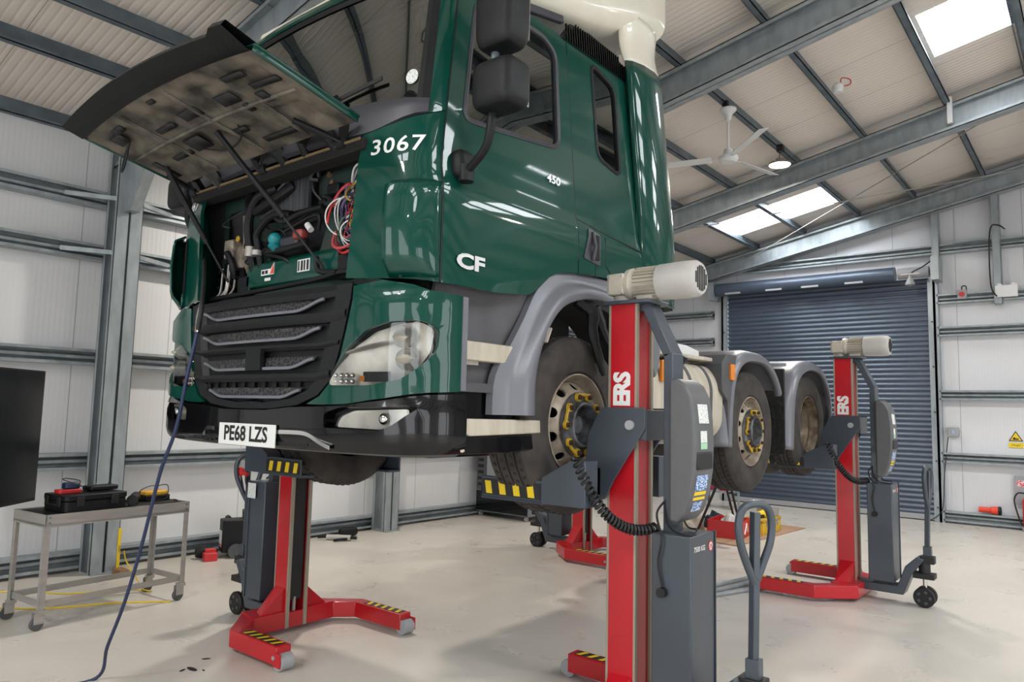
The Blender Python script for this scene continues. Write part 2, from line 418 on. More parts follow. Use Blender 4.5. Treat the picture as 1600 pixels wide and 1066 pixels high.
# roof: two slopes with rooflight openings
for side in (0, 1):
    x0, x1 = (XL-.1, RIDGE) if side == 0 else (RIDGE, XR+.1)
    sk = [s for s in SKYL if (s[1] <= RIDGE) == (side == 0)]
    mb = MB()
    panel(mb, [(x0, YB), (x1, YB), (x1, YE), (x0, YE)], [[(a, c), (b, c), (b, d), (a, d)] for a, b, c, d in sk], step=1.2,
          f=lambda a, b: (a, b, gz(a)), thick=.08, nrm=(0, 0, -1))
    struct(mb.build('ceiling' if side == 0 else 'ceiling', M_roofp, smooth=False))
for i, (a, b, c, d) in enumerate(SKYL):
    mb = MB(); z0, z1 = gz(a)+.05, gz(b)+.05
    mb.add([(a-.02, c-.02, z0), (b+.02, c-.02, z1), (b+.02, d+.02, z1), (a-.02, d+.02, z0)], [(0, 3, 2, 1)])
    w_ = struct(mb.build('window_%d' % (i+1), M_pane, smooth=False, fix=False))
    fr = MB()
    for q in range(1, 6):
        y = c+(d-c)*q/6
        fr.bar((a, y, gz(a)+.045), (b, y, gz(b)+.045), .006, .008)
    fr.build('pane_rib', M_white, w_)
ntr = [0]
def trim(mb, m, **k):
    ntr[0] += 1; return struct(mb.build('trim_%d' % ntr[0], m, smooth=False, **k))
def zed(mb, p0, p1, out, h, w, t=.012, lip=.03):
    """rolled Z rail between two points; out = horizontal unit vector away from the cladding, web vertical"""
    p0, p1, o = Vector(p0), Vector(p1), Vector(out)
    up = Vector((0, 0, 1))
    prof = [(0, -h/2), (0, -h/2+lip), (.0, -h/2), (w*.5, -h/2), (w*.5, h/2), (w, h/2), (w, h/2-lip)]
    for a, b in ((0, 1), (2, 3), (3, 4), (4, 5), (5, 6)):
        q = [p+o*prof[k][0]+up*prof[k][1] for p in (p0, p1) for k in (a, b)]
        n = (q[1]-q[0]).cross(q[2]-q[0]).normalized()*t
        mb.add([*q, *[v+n for v in q]], [(0, 1, 3, 2), (4, 6, 7, 5), (0, 4, 5, 1), (2, 3, 7, 6), (0, 2, 6, 4), (1, 5, 7, 3)])
    return mb
RAILZ = [1.12, 2.2, 3.32, 3.90]
def rail(p0, p1, out, z):
    """sigma shaped side rail: dark top channel, bright middle face, shadowed lower lip"""
    mb = MB(); o = Vector(out); a, b = Vector((*p0, z)), Vector((*p1, z)); up = Vector((0, 0, 1))
    prof = [(0, .085), (.16, .085), (.16, .055), (.155, .055), (.155, .078), (.03, .078), (.03, .04), (.10, .015), (.10, -.015), (.03, -.04), (.03, -.078), (.155, -.078), (.155, -.055), (.16, -.055), (.16, -.085), (0, -.085)]
    n = len(prof); vs = [p+o*q[0]+up*q[1] for p in (a, b) for q in prof]
    mb.add(vs, [(i, (i+1) % n, n+(i+1) % n, n+i) for i in range(n)])
    return mb
for z in RAILZ: trim(rail((XL, YB+.01), (XL, YE-.01), (1, 0, 0), z), M_galv)
for z in (1.12, 2.2, 3.32, 3.90, 4.80): trim(rail((DX1+.08 if z < 4.5 else -6.3, YE), (XR-.2, YE), (0, -1, 0), z), M_galv)
for z in (2.2, 3.32, 3.9): trim(rail((XL+.01, YE), (-6.5, YE), (0, -1, 0), z), M_galv)
# base angle along the floor
for a, b, o in (((XL, YB), (XL, YE), (1, 0, 0)), ((DX1+.08, YE), (XR, YE), (0, -1, 0)), ((XR, YB), (XR, YE), (-1, 0, 0))):
    mb = rail(a, b, o, .12); ntr[0] += 0
    struct(mb.build({0: 'baseboard_left', 1: 'baseboard_end', 2: 'baseboard_right'}[[(1, 0, 0), (0, -1, 0), (-1, 0, 0)].index(o)], M_galv, smooth=False))
def frame(y, wdt=.27, end=False):
    """portal frame: lipped double channel columns and rafters"""
    for s in (-1, 1):
        xw = XL+.17 if s < 0 else XR-.17; d = -s
        mb = MB()
        for k in (-1, 1):                     # two channels back to back
            yc = y+k*wdt/4
            prof = [(0, .0), (.02, .0), (.30, .0), (.30, .012)]
            x0, x1 = xw, xw+d*.26
            mb.bb((x0, y+k*.008, 0), (x1, y+k*.014, rz(x0)-.05))                           # web
            mb.bb((x0, y+k*.008, 0), (x0+d*.006, y+k*wdt/2, rz(x0)-.05))
            mb.bb((x1-d*.006, y+k*.008, 0), (x1, y+k*wdt/2, rz(x0)-.1))
            mb.bb((x1-d*.05, y+k*(wdt/2-.006), 0), (x1, y+k*wdt/2, rz(x0)-.1))
            mb.bb((x0, y+k*(wdt/2-.006), 0), (x0+d*.05, y+k*wdt/2, rz(x0)-.1))
        for zz in (3.45, 3.5, 3.62, 3.67, 3.75, 3.85):                                      # bolts
            for xx in (.1, .16): mb.cyl((xw+d*xx, y-.022, zz), (xw+d*xx, y+.022, zz), .011, 6)
        mb.bb((xw-.01, y-.13, 0), (xw+d*.32, y+.13, .012))
        trim(mb, M_galv)
        # rafter
        xa, xb = xw, RIDGE; wdr = .20
        mb = MB()
        dep = .36
        for k in (-1, 1):
            for (za, zb, ya, yb) in ((-dep, 0, .0, .012), (-.012, 0, .0, wdr/2), (-dep, -dep+.012, .0, wdr/2), (-dep, -dep+.05, wdr/2-.01, wdr/2), (-.05, 0, wdr/2-.01, wdr/2)):
                vs = [(x, y+k*yy, rz(x)+zz) for x in (xa, xb) for yy in (ya, yb) for zz in (za, zb)]
                mb.add(vs, [(0, 1, 3, 2), (4, 6, 7, 5), (0, 4, 5, 1), (2, 3, 7, 6), (0, 2, 6, 4), (1, 5, 7, 3)])
        # knee bracket
        if not end:
            xk = xw+d*.26
            mb.prism([(xk, 3.75), (xk+d*.12, 3.75), (xk+d*.62, rz(xk+d*.62)-dep), (xk, rz(xk)-dep)], y-.055, y+.055, 'y')
        trim(mb, M_galv)
        if not end:
            for z in RAILZ[2:]:               # fly braces from the column to the rails
                for k in (-1, 1):
                    mb = MB().bar((xw+d*.24, y+k*.05, z-.02), (xw+d*.0, y+k*.55, z-.02), .045, .045)
                    trim(mb, M_galv)
for i, y in enumerate(FRAMES): frame(y, end=(i in (0, 6)))
for x in PURL_X+[2*RIDGE-x for x in PURL_X]:
    mb = MB(); z = rz(x); h = PURL_H; d = 1 if x < RIDGE else -1; s = SLOPE*d
    for (xa, xb, za, zb) in ((-.005, .005, 0, h), (-.07, 0, h-.008, h), (0, .07, 0, .008), (-.07, -.06, h-.03, h), (.06, .07, 0, .03)):
        mb.box((x+(xa+xb)/2, (YB+YE)/2, z+(za+zb)/2-.0), (xb-xa, YE-YB-.02, zb-za))
    trim(mb, M_galvd)
# white downpipe clip / lintel piece on the second rafter and small white strip
trim(MB().box(px(1484, 172, y=10.85), (.06, .05, .36)), M_white)
# posts of the end wall
for x, z1 in ((-2.27, rz(-2.27)-.1), (-1.36, rz(-1.36)-.1)):
    z0 = 4.3 if x < -2 else 3.75
    mb = MB(); mb.bb((x-.06, YE-.20, z0), (x+.06, YE-.185, z1)); mb.bb((x-.06, YE-.20, z0), (x-.05, YE-.02, z1)); mb.bb((x+.05, YE-.20, z0), (x+.06, YE-.02, z1))
    trim(mb, M_galv)
trim(MB().bb((-2.0, YE-.25, 4.86), (-1.5, YE-.2, 4.9)), M_galv)
# wind bracing rods under the roof
for a, b in (((-6.2, 11.1), (-.6, 14.4)), ((-.6, 11.1), (-5.6, 14.4)), ((-.6, 11.1), (3.5, 14.4))):
    trim(MB().tube([(a[0], a[1], rz(a[0])-.2), (b[0], b[1], rz(b[0])-.2)], .008, 6), M_steel)
# ---- roller shutter
d1 = bpy.data.objects.new('door_1', None); col.objects.link(d1); d1.location = (DX0, YE-.2, 0); struct(d1)
DO = Vector((DX0, YE-.2, 0))
mb = MB(); rows = []; z = .10
while z < DZ+.03:
    for q in range(5):
        rows.append((z+q*.018, -.015*math.sin(PI*q/4)))
    z += .09
ys = YE-.06
mb.grid([[(DX0+.05, ys+r[1]*2-.0, r[0]), (DX1-.05, ys+r[1]*2, r[0])] for r in rows])
mb.build('shutter_curtain', M_shut, d1, off=DO, ang=60)
mb = MB().bb((DX0+.05, YE-.09, .0), (DX1-.05, YE-.03, .11)); mb.mi(1).bb((DX0+.05, YE-.092, 0), (DX1-.05, YE-.028, .018))
mb.build('bottom_rail', [M_grey, M_hblk], d1, off=DO, smooth=False)
for x in (DX0, DX1):
    mb = MB().bb((x-.06, YE-.16, 0), (x+.06, YE-.10, DZ+.05)); mb.bb((x-.06 if x == DX0 else x+.02, YE-.16, 0), (x-.02 if x == DX0 else x+.10, YE-.0, DZ+.05))
    g = mb.build('shutter_guide', M_galv, d1, off=DO, smooth=False)
    bt = MB()
    for z in (.25, 1.05, 1.9, 2.7, 3.5): bt.cyl((x, YE-.172, z), (x, YE-.16, z), .014, 8)
    bt.build('bolt', M_hblk, g, off=DO)
# (shutter roll)
mb = MB().lathe([(0, .12), (.0, .135), (DX1-DX0-.45, .135), (DX1-DX0-.45, .12)], (DX0-.1, YE-.28, DZ+.17), 'x', 28, caps=True)
mb.build('shutter_roll', M_shut, d1, off=DO)
MB().lathe([(0, .06), (0, .1), (.5, .1), (.5, .06)], (DX1-.5, YE-.28, DZ+.17), 'x', 20, caps=True).build('roller_motor', M_grey, d1, off=DO)
MB().bb((DX0-.24, YE-.45, DZ-.05), (DX0-.12, YE-.1, DZ+.33)).build('end_bracket', M_galv, d1, off=DO, smooth=False)
MB().bb((DX1+.06, YE-.52, DZ-.02), (DX1+.18, YE-.1, DZ+.40)).build('end_bracket', M_galv, d1, off=DO, smooth=False)
for x in (-6.1, -5.25, -4.55, -3.75):
    MB().bb((x, YE-.4, DZ+.05), (x+.32, YE-.36, DZ+.085)).build('clip', M_grey, d1, off=DO, smooth=False)
# ------------------------------------------------------------------ the truck
X0 = -3.587
TO = Vector((0, 5.0, 1.06))
truck = thing('truck', 'dark green lorry cab unit with open front panel raised on red column lifts', 'truck', (X0, 5.0, 1.10))
def tb(mb, name, mats, parent=None, **k):
    return mb.build(name, mats, parent or truck, off=TO, **k)
def at(u, v, **k):
    """pixel to truck coordinates"""
    k = dict(k)
    if 'tx' in k: k = {'x': k['tx']+X0}
    p = px(u, v, **k); return Vector((p.x-X0, p.y, p.z-.04))
# plan line of the cab, right half, from the middle of the front to the back wall
_pc = crom([(0, 2.165), (.35, 2.175), (.68, 2.205), (.93, 2.25), (1.07, 2.295), (1.145, 2.36), (1.172, 2.46), (1.176, 2.62), (1.176, 2.9), (1.176, 3.5), (1.176, 4.3), (1.176, 5.2)], 10)
_pl = [(p[0], p[1]) for p in _pc]; _cum = [0]
for a, b in zip(_pl, _pl[1:]): _cum.append(_cum[-1]+math.dist(a, b))
def plan(s):
    q = abs(s); i = 0
    for i in range(len(_cum)-1):
        if _cum[i+1] >= q: break
    t = min(1.5, (q-_cum[i])/max(1e-9, _cum[i+1]-_cum[i]))
    a, b = _pl[i], _pl[i+1]; x, y = a[0]+(b[0]-a[0])*t, a[1]+(b[1]-a[1])*t
    d = Vector((b[0]-a[0], b[1]-a[1])).normalized(); n = Vector((d.y, -d.x))
    g = 1 if s >= 0 else -1
    return x*g, y, n.x*g, n.y
def sF(tx):
    g = 1 if tx >= 0 else -1; tx = abs(tx)
    for i in range(len(_pl)-1):
        if _pl[i+1][0] >= tx: return g*(_cum[i]+(_cum[i+1]-_cum[i])*(tx-_pl[i][0])/(_pl[i+1][0]-_pl[i][0]))
    return g*1.2
def sS(y):
    for i in range(len(_pl)-1):
        if _pl[i+1][1] >= y and _pl[i+1][1] > 2.34: return _cum[i]+(_cum[i+1]-_cum[i])*(y-_pl[i][1])/(_pl[i+1][1]-_pl[i][1])
sst = lambda a, b, x: (lambda t: t*t*(3-2*t))(max(0, min(1, (x-a)/(b-a))))
def S(s, z, off=0.):
    x, y, nx, ny = plan(s)
    low = .022*sst(2.86, 2.76, z)*sst(.9, 1.3, abs(s))
    x += nx*(off+low); y += ny*(off+low)
    x *= 1-.078*max(0, z-2.86)/1.1
    y += .17*max(0, z-2.9)*sst(3.4, 2.5, y)
    return Vector((x, y, z))
def Sf(off=0., g=1): return lambda a, b: S(a*g, b, off)
SA = sS(2.405)      # front shut line of the door
SR = sS(3.525)      # rear shut line
# lower edge of the green body along the arch
lowe = [(2.405, 2.295), (2.8, 2.30), (3.06, 2.325), (3.14, 2.37), (3.24, 2.45), (3.34, 2.495), (3.525, 2.52)]
for g in (1, -1):
    # corner panel
    mb = MB(); o = [(sF(.72), 2.33), (SA-.006, 2.295), (SA-.006, 3.155), (sF(1.12), 3.125), (sF(.96), 3.09), (sF(.78), 3.055)]
    panel(mb, o, step=.05, f=Sf(0, g), thick=.02*g)
    cp = tb(mb, 'corner_panel', M_green)
    # flared air deflector with an open slot on its inner side
    mb = MB(); rows = []; s0, s1 = sF(.99), SA-.012
    for i in range(15):
        z = 2.315+(2.775-2.315)*i/14; row = []
        lift = .085*min(1, (1-abs(i/14-.55)*.35))*sst(2.30, 2.40, z)*(sst(2.78, 2.735, z)*.9+.1)
        for j in range(11):
            t = j/10; s = s0+(s1-s0)*t
            row.append(S(s*g, z, .004+lift*(1-t**1.6)))
        rows.append(row)
    mb.grid(rows); i0 = len(mb.v)
    mb.grid([[S(s0*g, z, o_) for o_ in (.0, .02)] for z in (2.32, 2.4)])
    tb(mb, 'air_deflector', M_green, cp, solid=.012)
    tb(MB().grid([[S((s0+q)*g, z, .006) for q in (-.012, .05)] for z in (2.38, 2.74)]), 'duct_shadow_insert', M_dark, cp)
    # A pillar
    mb = MB(); panel(mb, [(sF(1.118), 3.13), (SA-.006, 3.16), (SA-.006, 3.98), (sF(1.118), 3.98)], step=.06, f=Sf(0, g), thick=.03*g); tb(mb, 'windscreen_pillar', M_green)
    # door with its window opening
    wo = rpoly([(sS(2.50), 3.135), (sS(2.80), 3.165), (sS(3.40), 3.235), (sS(3.42), 3.86), (sS(3.30), 3.93), (sS(2.75), 3.93), (sS(2.51), 3.86)], .085)
    do = [(SA+.004, 4.0)]+[(sS(a)+(.004 if i == 0 else 0), b) for i, (a, b) in enumerate(lowe)]; do[-1] = (SR-.004, 2.52); do += [(SR-.004, 4.0)]
    mb = MB(); panel(mb, do, [wo], step=.07, f=Sf(0, g), thick=.035*g); dr = tb(mb, 'cab_door', M_green)
    def ring(mb, lp, wd, off, n=1):
        c = Vector((sum(p[0] for p in lp)/len(lp), sum(p[1] for p in lp)/len(lp))); k = len(lp)
        prof = [(0, off-.006), (0, off), (wd*.5, off+.006), (wd, off), (wd, off-.02)]
        rows = []
        for i, p in enumerate(lp):
            a, b = Vector(lp[i-1]), Vector(lp[(i+1) % k]); d = (b-a).normalized(); nn = Vector((d.y, -d.x))
            if nn.dot(Vector(p)-c) > 0: nn = -nn
            rows.append([S((p[0]+nn.x*q)*g, p[1]+nn.y*q, o_) for q, o_ in prof])
        rows.append(rows[0]); mb.grid(rows); return mb
    tb(ring(MB(), wo, .028, .004), 'window_seal', M_cowl, dr)
    mb = MB(); panel(mb, wo, step=.1, f=Sf(-.014, g)); tb(mb, 'door_glass', M_sidegl, dr)
    # handle: recessed dish and grip
    hs = lambda a, b: (sS(a), b)
    mb = MB(); panel(mb, rpoly([hs(3.575, 2.62), hs(3.76, 2.60), hs(3.76, 2.80), hs(3.64, 2.82)], .02), step=.04, f=Sf(.006, g), thick=.01)
    hd = tb(mb, 'door_handle', M_cowl, dr)
    tb(MB().grid([[S((sS(y))*g, z, .012) for y in (3.685, 3.74)] for z in (2.63, 2.785)]), 'grip_recess', M_dark, hd)
    tb(MB().tube([S(sS(3.67)*g, 2.625, .01), S(sS(3.665)*g, 2.70, .03), S(sS(3.675)*g, 2.795, .01)], .012, 8), 'grip', M_cowl, hd)
    # rear quarter
    wq = rpoly([(sS(3.80), 3.31), (sS(4.10), 3.25), (sS(4.10), 3.90), (sS(3.79), 3.975)], .09)
    qo = [(SR+.004, 2.52), (sS(3.9), 2.545), (sS(4.64), 2.50), (sS(4.64), 2.76), (sS(4.58), 2.80), (sS(4.272), 2.87), (sS(4.272), 4.0), (SR+.004, 4.0)]
    mb = MB(); panel(mb, qo, [wq], step=.07, f=Sf(0, g), thick=.035*g); qt = tb(mb, 'rear_quarter_panel', M_green)
    tb(ring(MB(), wq, .026, .004), 'window_seal', M_black, qt)
    mb = MB(); panel(mb, wq, step=.1, f=Sf(-.012, g)); tb(mb, 'quarter_glass', M_sidegl, qt)
    # locker door line + swage
    mb = MB()
    lk = [(3.83, 2.79), (3.83, 2.615), (3.88, 2.575), (4.42, 2.55), (4.42, 2.78)]
    mb.tube([S(sS(a)*g, b, .001) for a, b in lk], .004, 5)
    mb.tube([S(sS(a)*g, b, .001) for a, b in ((3.53, 2.85), (3.83, 2.82), (4.1, 2.80), (4.60, 2.765))], .004, 5)
    mb.tube([S(sS(3.715)*g, b, .001) for b in (2.52, 2.6)], .003, 5); mb.tube([S(sS(3.715)*g, b, .001) for b in (2.82, 2.86)], .003, 5)
    tb(mb, 'locker_seam', M_ink, qt)
    mb = MB()
    for a in (SA, SR):
        mb = MB(); mb.tube([S(a*g, z, -.004) for z in [2.3+.1*i for i in range(17) if a == SA or i > 2]], .0045, 5)
        tb(mb, 'door_seal', M_ink)
    # louvre grille above the quarter
    mb = MB(); gl = [(3.46, 3.985), (4.26, 3.985), (4.26, 4.09), (4.12, 4.15), (3.82, 4.165), (3.58, 4.13)]
    panel(mb, [(sS(a), b) for a, b in gl], step=.06, f=Sf(.0, g), thick=.02*g); lv = tb(mb, 'roof_louvre', M_black)
    mb = MB()
    for i in range(27):
        y = 3.52+.027*i; zt = 4.14 if 3.62 < y < 4.15 else 4.10
        mb.bar(S(sS(y)*g, 3.995, .012), S(sS(y+.0)*g, zt, .012), .006, .012, up=(1, 0, 0))
    tb(mb, 'slat_row', M_blackg, lv)
    # side fairing behind the cab
    fr = [(4.278, .0), (4.32, .035), (4.42, .065), (4.55, .075), (4.68, .055), (4.77, .01), (4.81, -.06), (4.82, -.15)]
    fx = lambda y, o_, z: Vector((g*(1.176+o_)*(1-.055*max(0, z-2.86)/1.1), y-(.06*max(0, z-2.9)), z))
    mb = MB(); mb.grid([[fx(y, o_, z) for y, o_ in fr] for z in (2.45, 2.6, 2.75, 3.0, 3.2, 3.4, 3.6, 3.75, 3.85, 3.95, 4.05, 4.13)]); tb(mb, 'side_fairing', M_green, solid=.02)
    mb = MB(); mb.grid([[fx(y, o_-(.0 if z > 4.03 else .0)-.03*math.sin(PI*(z-4.13)/.36)-(.01), z) for y, o_ in fr] for z in [4.13+.036*i for i in range(11)]]); tb(mb, 'fairing_top', M_cream, solid=.02)
    # lower side: step well, steps, skirt
    sw = lambda y0, z0, y1, z1, t0, t1: MB().bb((g*t0, y0, z0), (g*t1, y1, z1))
    mb = MB(); panel(mb, [(2.46, 1.80), (2.95, 1.80), (3.0, 2.0), (3.12, 2.25), (3.14, 2.40), (2.46, 2.36)], step=.05, f=lambda a, b: (g*(1.11-.04*math.sin(PI*max(0, min(1, (b-2.0)/.36)))*sst(3.15, 2.8, a)+.02*sst(2.8, 3.1, a)), a, b), thick=.02*g)
    stp = tb(mb, 'step_well', M_trimd)
    mb = MB().prism(rpoly([(2.49, 1.945), (2.93, 1.945), (2.97, 2.04), (2.49, 2.04)], .02), g*1.08, g*1.175, 'x'); tb(mb, 'upper_step', M_step, stp, bevel=.006)
    tb(MB().bb((g*1.12, 2.55, 1.925), (g*1.15, 2.72, 1.945)), 'step_lamp', M_refl, stp)
    mb = MB().bb((g*1.08, 2.49, 1.79), (g*1.165, 3.12, 1.835)); tb(mb, 'step_trim', M_trimd, stp)
    mb = MB().bb((g*1.06, 2.47, 1.64), (g*1.12, 3.15, 1.80)); tb(mb, 'well_band', M_blackg, stp)
    mb = MB().prism([(2.50, 1.66), (3.18, 1.655), (3.185, 1.585), (2.62, 1.575), (2.55, 1.60)], g*1.07, g*1.20, 'x'); tb(mb, 'lower_step', M_step, stp, bevel=.006)
    mb = MB().prism([(2.47, 1.61), (2.55, 1.60), (2.62, 1.575), (3.19, 1.585), (3.19, 1.50), (2.9, 1.485), (2.47, 1.49)], g*1.06, g*1.19, 'x'); tb(mb, 'side_skirt', M_blackg, stp, bevel=.01)
    # wheel arch trim of axle one
    outer = [(2.80, 1.68), (2.82, 1.88), (2.95, 2.06), (3.05, 2.20), (3.15, 2.36), (3.28, 2.475), (3.42, 2.52), (3.65, 2.535), (4.0, 2.54), (4.35, 2.50), (4.60, 2.44)]
    inner = [(3.08, 1.68), (3.08, 1.85), (3.12, 2.02), (3.20, 2.17), (3.30, 2.27), (3.42, 2.33), (3.60, 2.37), (3.85, 2.37), (4.12, 2.30), (4.30, 2.15), (4.40, 1.95)]
    oo, ii = crom([(*p, 0) for p in outer], 4), crom([(*p, 0) for p in inner], 4)
    rows = []
    for a, b in zip(oo, ii):
        row = []
        for t, o_ in ((0, 1.135), (.04, 1.17), (.35, 1.185), (.5, 1.20), (.6, 1.235), (.85, 1.25), (.97, 1.245), (1, 1.235), (1.0, 1.10)):
            row.append((g*o_, a.x+(b.x-a.x)*t, a.y+(b.y-a.y)*t))
        rows.append(row)
    ar = tb(MB().grid(rows), 'wheel_arch', M_trim, ang=50)
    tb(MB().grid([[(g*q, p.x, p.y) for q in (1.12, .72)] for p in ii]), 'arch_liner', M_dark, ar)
    tb(MB().bar((g*1.252, 3.145, 2.075), (g*1.252, 3.185, 2.155), .02, .012, up=(0, 1, 0)), 'marker_lamp', M_refl, ar)
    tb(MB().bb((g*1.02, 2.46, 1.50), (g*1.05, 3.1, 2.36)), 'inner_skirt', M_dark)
# cab roof, back wall and floor (seen through the glass)
mb = MB()
rows = []
for i in range(9):
    t = i/8; z = 3.98+.05*math.sin(t*PI/2); k = 1-.16*(1-math.cos(t*PI/2)); yf = .12*(1-math.cos(t*PI/2))
    row = []
    for j in range(-20, 21):
        p = S(sS(4.272)*j/20, 3.98); row.append((p.x*k, max(p.y, 2.3)+yf if p.y < 3.4 else p.y, z))
    rows.append(row)
mb.grid(rows); n0 = len(mb.v)-41; mb.f.append(tuple(range(n0, n0+41))); mb.m.append(0)
tb(mb, 'cab_roof', M_green)
tb(MB().bb((-1.08, 4.22, 2.45), (1.08, 4.27, 4.02)), 'cab_back_wall', M_greend)
tb(MB().bb((-1.12, 2.62, 2.46), (1.12, 4.22, 2.50)), 'cab_floor', M_dark)
mb = MB(); rows = []
for j in range(-12, 13):
    tx = 1.08*j/12; s = sF(abs(tx))*(1 if tx >= 0 else -1)
    rows.append([S(s, 3.94, .003), S(s, 3.955, .010), S(s, 3.99, .0), S(s, 4.0, -.05)])
tb(MB().grid(rows), 'roof_header', M_green)
# cream roof spoiler
def sec(y, hw, z0, z1, r=.1):
    pts = rrect(-hw, z0, hw, z1, r, 5); return [(a, y, b) for a, b in pts]
mb = MB(); ss = [sec(2.43, .55, 4.015, 4.075, .02), sec(2.55, .74, 4.02, 4.16, .04), sec(2.80, .86, 4.04, 4.27, .07), sec(3.1, .95, 4.11, 4.40, .12), sec(3.4, 1.03, 4.17, 4.56, .14), sec(3.9, 1.12, 4.25, 4.78, .16), sec(4.3, 1.15, 4.38, 4.92, .16), sec(4.62, 1.16, 4.46, 5.0, .14), sec(4.72, 1.14, 4.49, 5.0, .12)]
mb.grid(ss, close=False)
mb.f += [tuple(len(mb.v)-24+i for i in range(24)), tuple(range(23, -1, -1))]; mb.m += [0, 0]
for i in range(len(ss)-1):
    n = len(ss[0]); mb.f.append((i*n+n-1, i*n, (i+1)*n, (i+1)*n+n-1)); mb.m.append(0)
tb(mb, 'roof_spoiler', M_cream)
for g in (1, -1): tb(MB().bar((g*1.04, 2.9, 4.0), (g*1.065, 3.50, 4.12), .04, .05), 'roof_rail', M_cowl, bevel=.01)
# windscreen
wo = [(sF(-1.075), 3.20)]+[(sF(t/10*1.05), 3.23-.0*abs(t)) for t in range(-9, 10)]+[(sF(1.075), 3.20), (sF(1.085), 3.3), (sF(1.075), 3.94), (-sF(1.075), 3.94), (-sF(1.085), 3.3)]
mb = MB(); panel(mb, wo, step=.09, f=Sf(-.01)); ws = tb(mb, 'windscreen', M_wind)
rows = [[S(s, z, o_) for z, o_ in zp] for s in [sF(1.1)*k/14 for k in range(-14, 15)] for zp in [((3.90, -.004), (3.925, .004), (3.945, -.004))]]
mb = MB().grid(rows)
for g in (1, -1): mb.grid([[S(g*(sF(1.06)), z, -.006), S(g*sF(1.085), z, .004), S(g*sF(1.12), z, -.002)] for z in [3.14+.0665*i for i in range(13)]])
tb(mb, 'windscreen_surround', M_black, ws)
mb = MB(); c = S(sF(.93), 3.30, .0)
panel(mb, [(sF(1.02)+.035*math.cos(a*PI/8), 3.34+.042*math.sin(a*PI/8)) for a in range(16)], step=.05, f=Sf(-.006)); tb(mb, 'tax_disc', M_stick2, ws, label='pale round paper disc')
# cowl panel under the windscreen
rows = []
for k in range(-18, 19):
    s = sF(1.118)*k/18; e = abs(k)/18; zt = 3.245-.03*e**3; zb = 3.05+.075*sst(.68, 1.0, e)
    rows.append([S(s, zt, -.03), S(s, zt-.006, .006), S(s, zt-.03, .014), S(s, (zt+zb)/2, .012), S(s, zb+.01, .006), S(s, zb, -.02)])
cw = tb(MB().grid(rows), 'cowl_panel', M_cowl)
for (a, za), (b, zb) in (((.15, 3.24), (.86, 3.345)), ((-.75, 3.24), (-.05, 3.32))):
    mb = MB().tube([S(sF(a), za, .03), S(sF(.4*a+.6*b), .4*za+.6*zb, .035)], .009, 6)
    wp = tb(mb, 'wiper', M_black, cw)
    tb(MB().bar(S(sF(.6*a+.4*b-.1), za+.015, .02), S(sF(b), zb+.005, .02), .008, .02), 'wiper_blade', M_ink, wp)
# interior
def seat(cx):
    mb = MB().prism(rpoly([(3.10, 2.86), (3.60, 2.86), (3.72, 3.55), (3.58, 3.56), (3.46, 3.0), (3.10, 3.0)], .04), cx-.24, cx+.24, 'x')
    mb.prism(rpoly([(3.60, 3.56), (3.73, 3.57), (3.77, 3.78), (3.66, 3.79)], .03), cx-.14, cx+.14, 'x')
    mb.bb((cx-.15, 3.2, 2.5), (cx+.15, 3.55, 2.87)); return tb(mb, 'seat', M_seat, bevel=.02)
for cx in (-.62, .62):
    s_ = seat(cx)
    tb(MB().bar((cx+.25*(1 if cx > 0 else -1), 3.62, 3.60), (cx+.25*(1 if cx > 0 else -1), 3.50, 2.95), .04, .006), 'seat_belt', M_redp, s_)
mb = MB().prism(rpoly([(2.42, 2.95), (2.42, 3.17), (2.62, 3.19), (2.80, 3.12), (2.86, 2.95), (2.80, 2.6), (2.5, 2.6)], .05), -1.05, 1.05, 'x'); tb(mb, 'dashboard', M_seat)
mb = MB().tube([Vector((-.62+.22*math.cos(a*PI/12), 2.98+.22*math.sin(a*PI/12)*.75, 3.16+.22*math.sin(a*PI/12)*.5)) for a in range(25)], .014, 8, caps=False)
mb.tube([(-.62, 2.98, 3.16), (-.62, 2.80, 3.05)], .03, 8); mb.bar((-.83, 2.98, 3.16), (-.41, 2.98, 3.16), .05, .02); tb(mb, 'steering_wheel', M_black)
mb = MB().tube([(.72, 2.66, 3.92), (.78, 2.56, 3.80), (.84, 2.52, 3.68)], .014, 6).sphere((.86, 2.54, 3.60), (.06, .03, .11), 12, 8, .6); tb(mb, 'interior_mirror', M_black)
tb(MB().bb((-1.0, 2.62, 3.92), (1.0, 4.1, 3.95)), 'head_lining', mat('head_lining', '8e8f8a', .9))
tb(MB().bb((-.95, 3.98, 3.0), (.95, 4.2, 3.45)), 'bunk', M_seat)
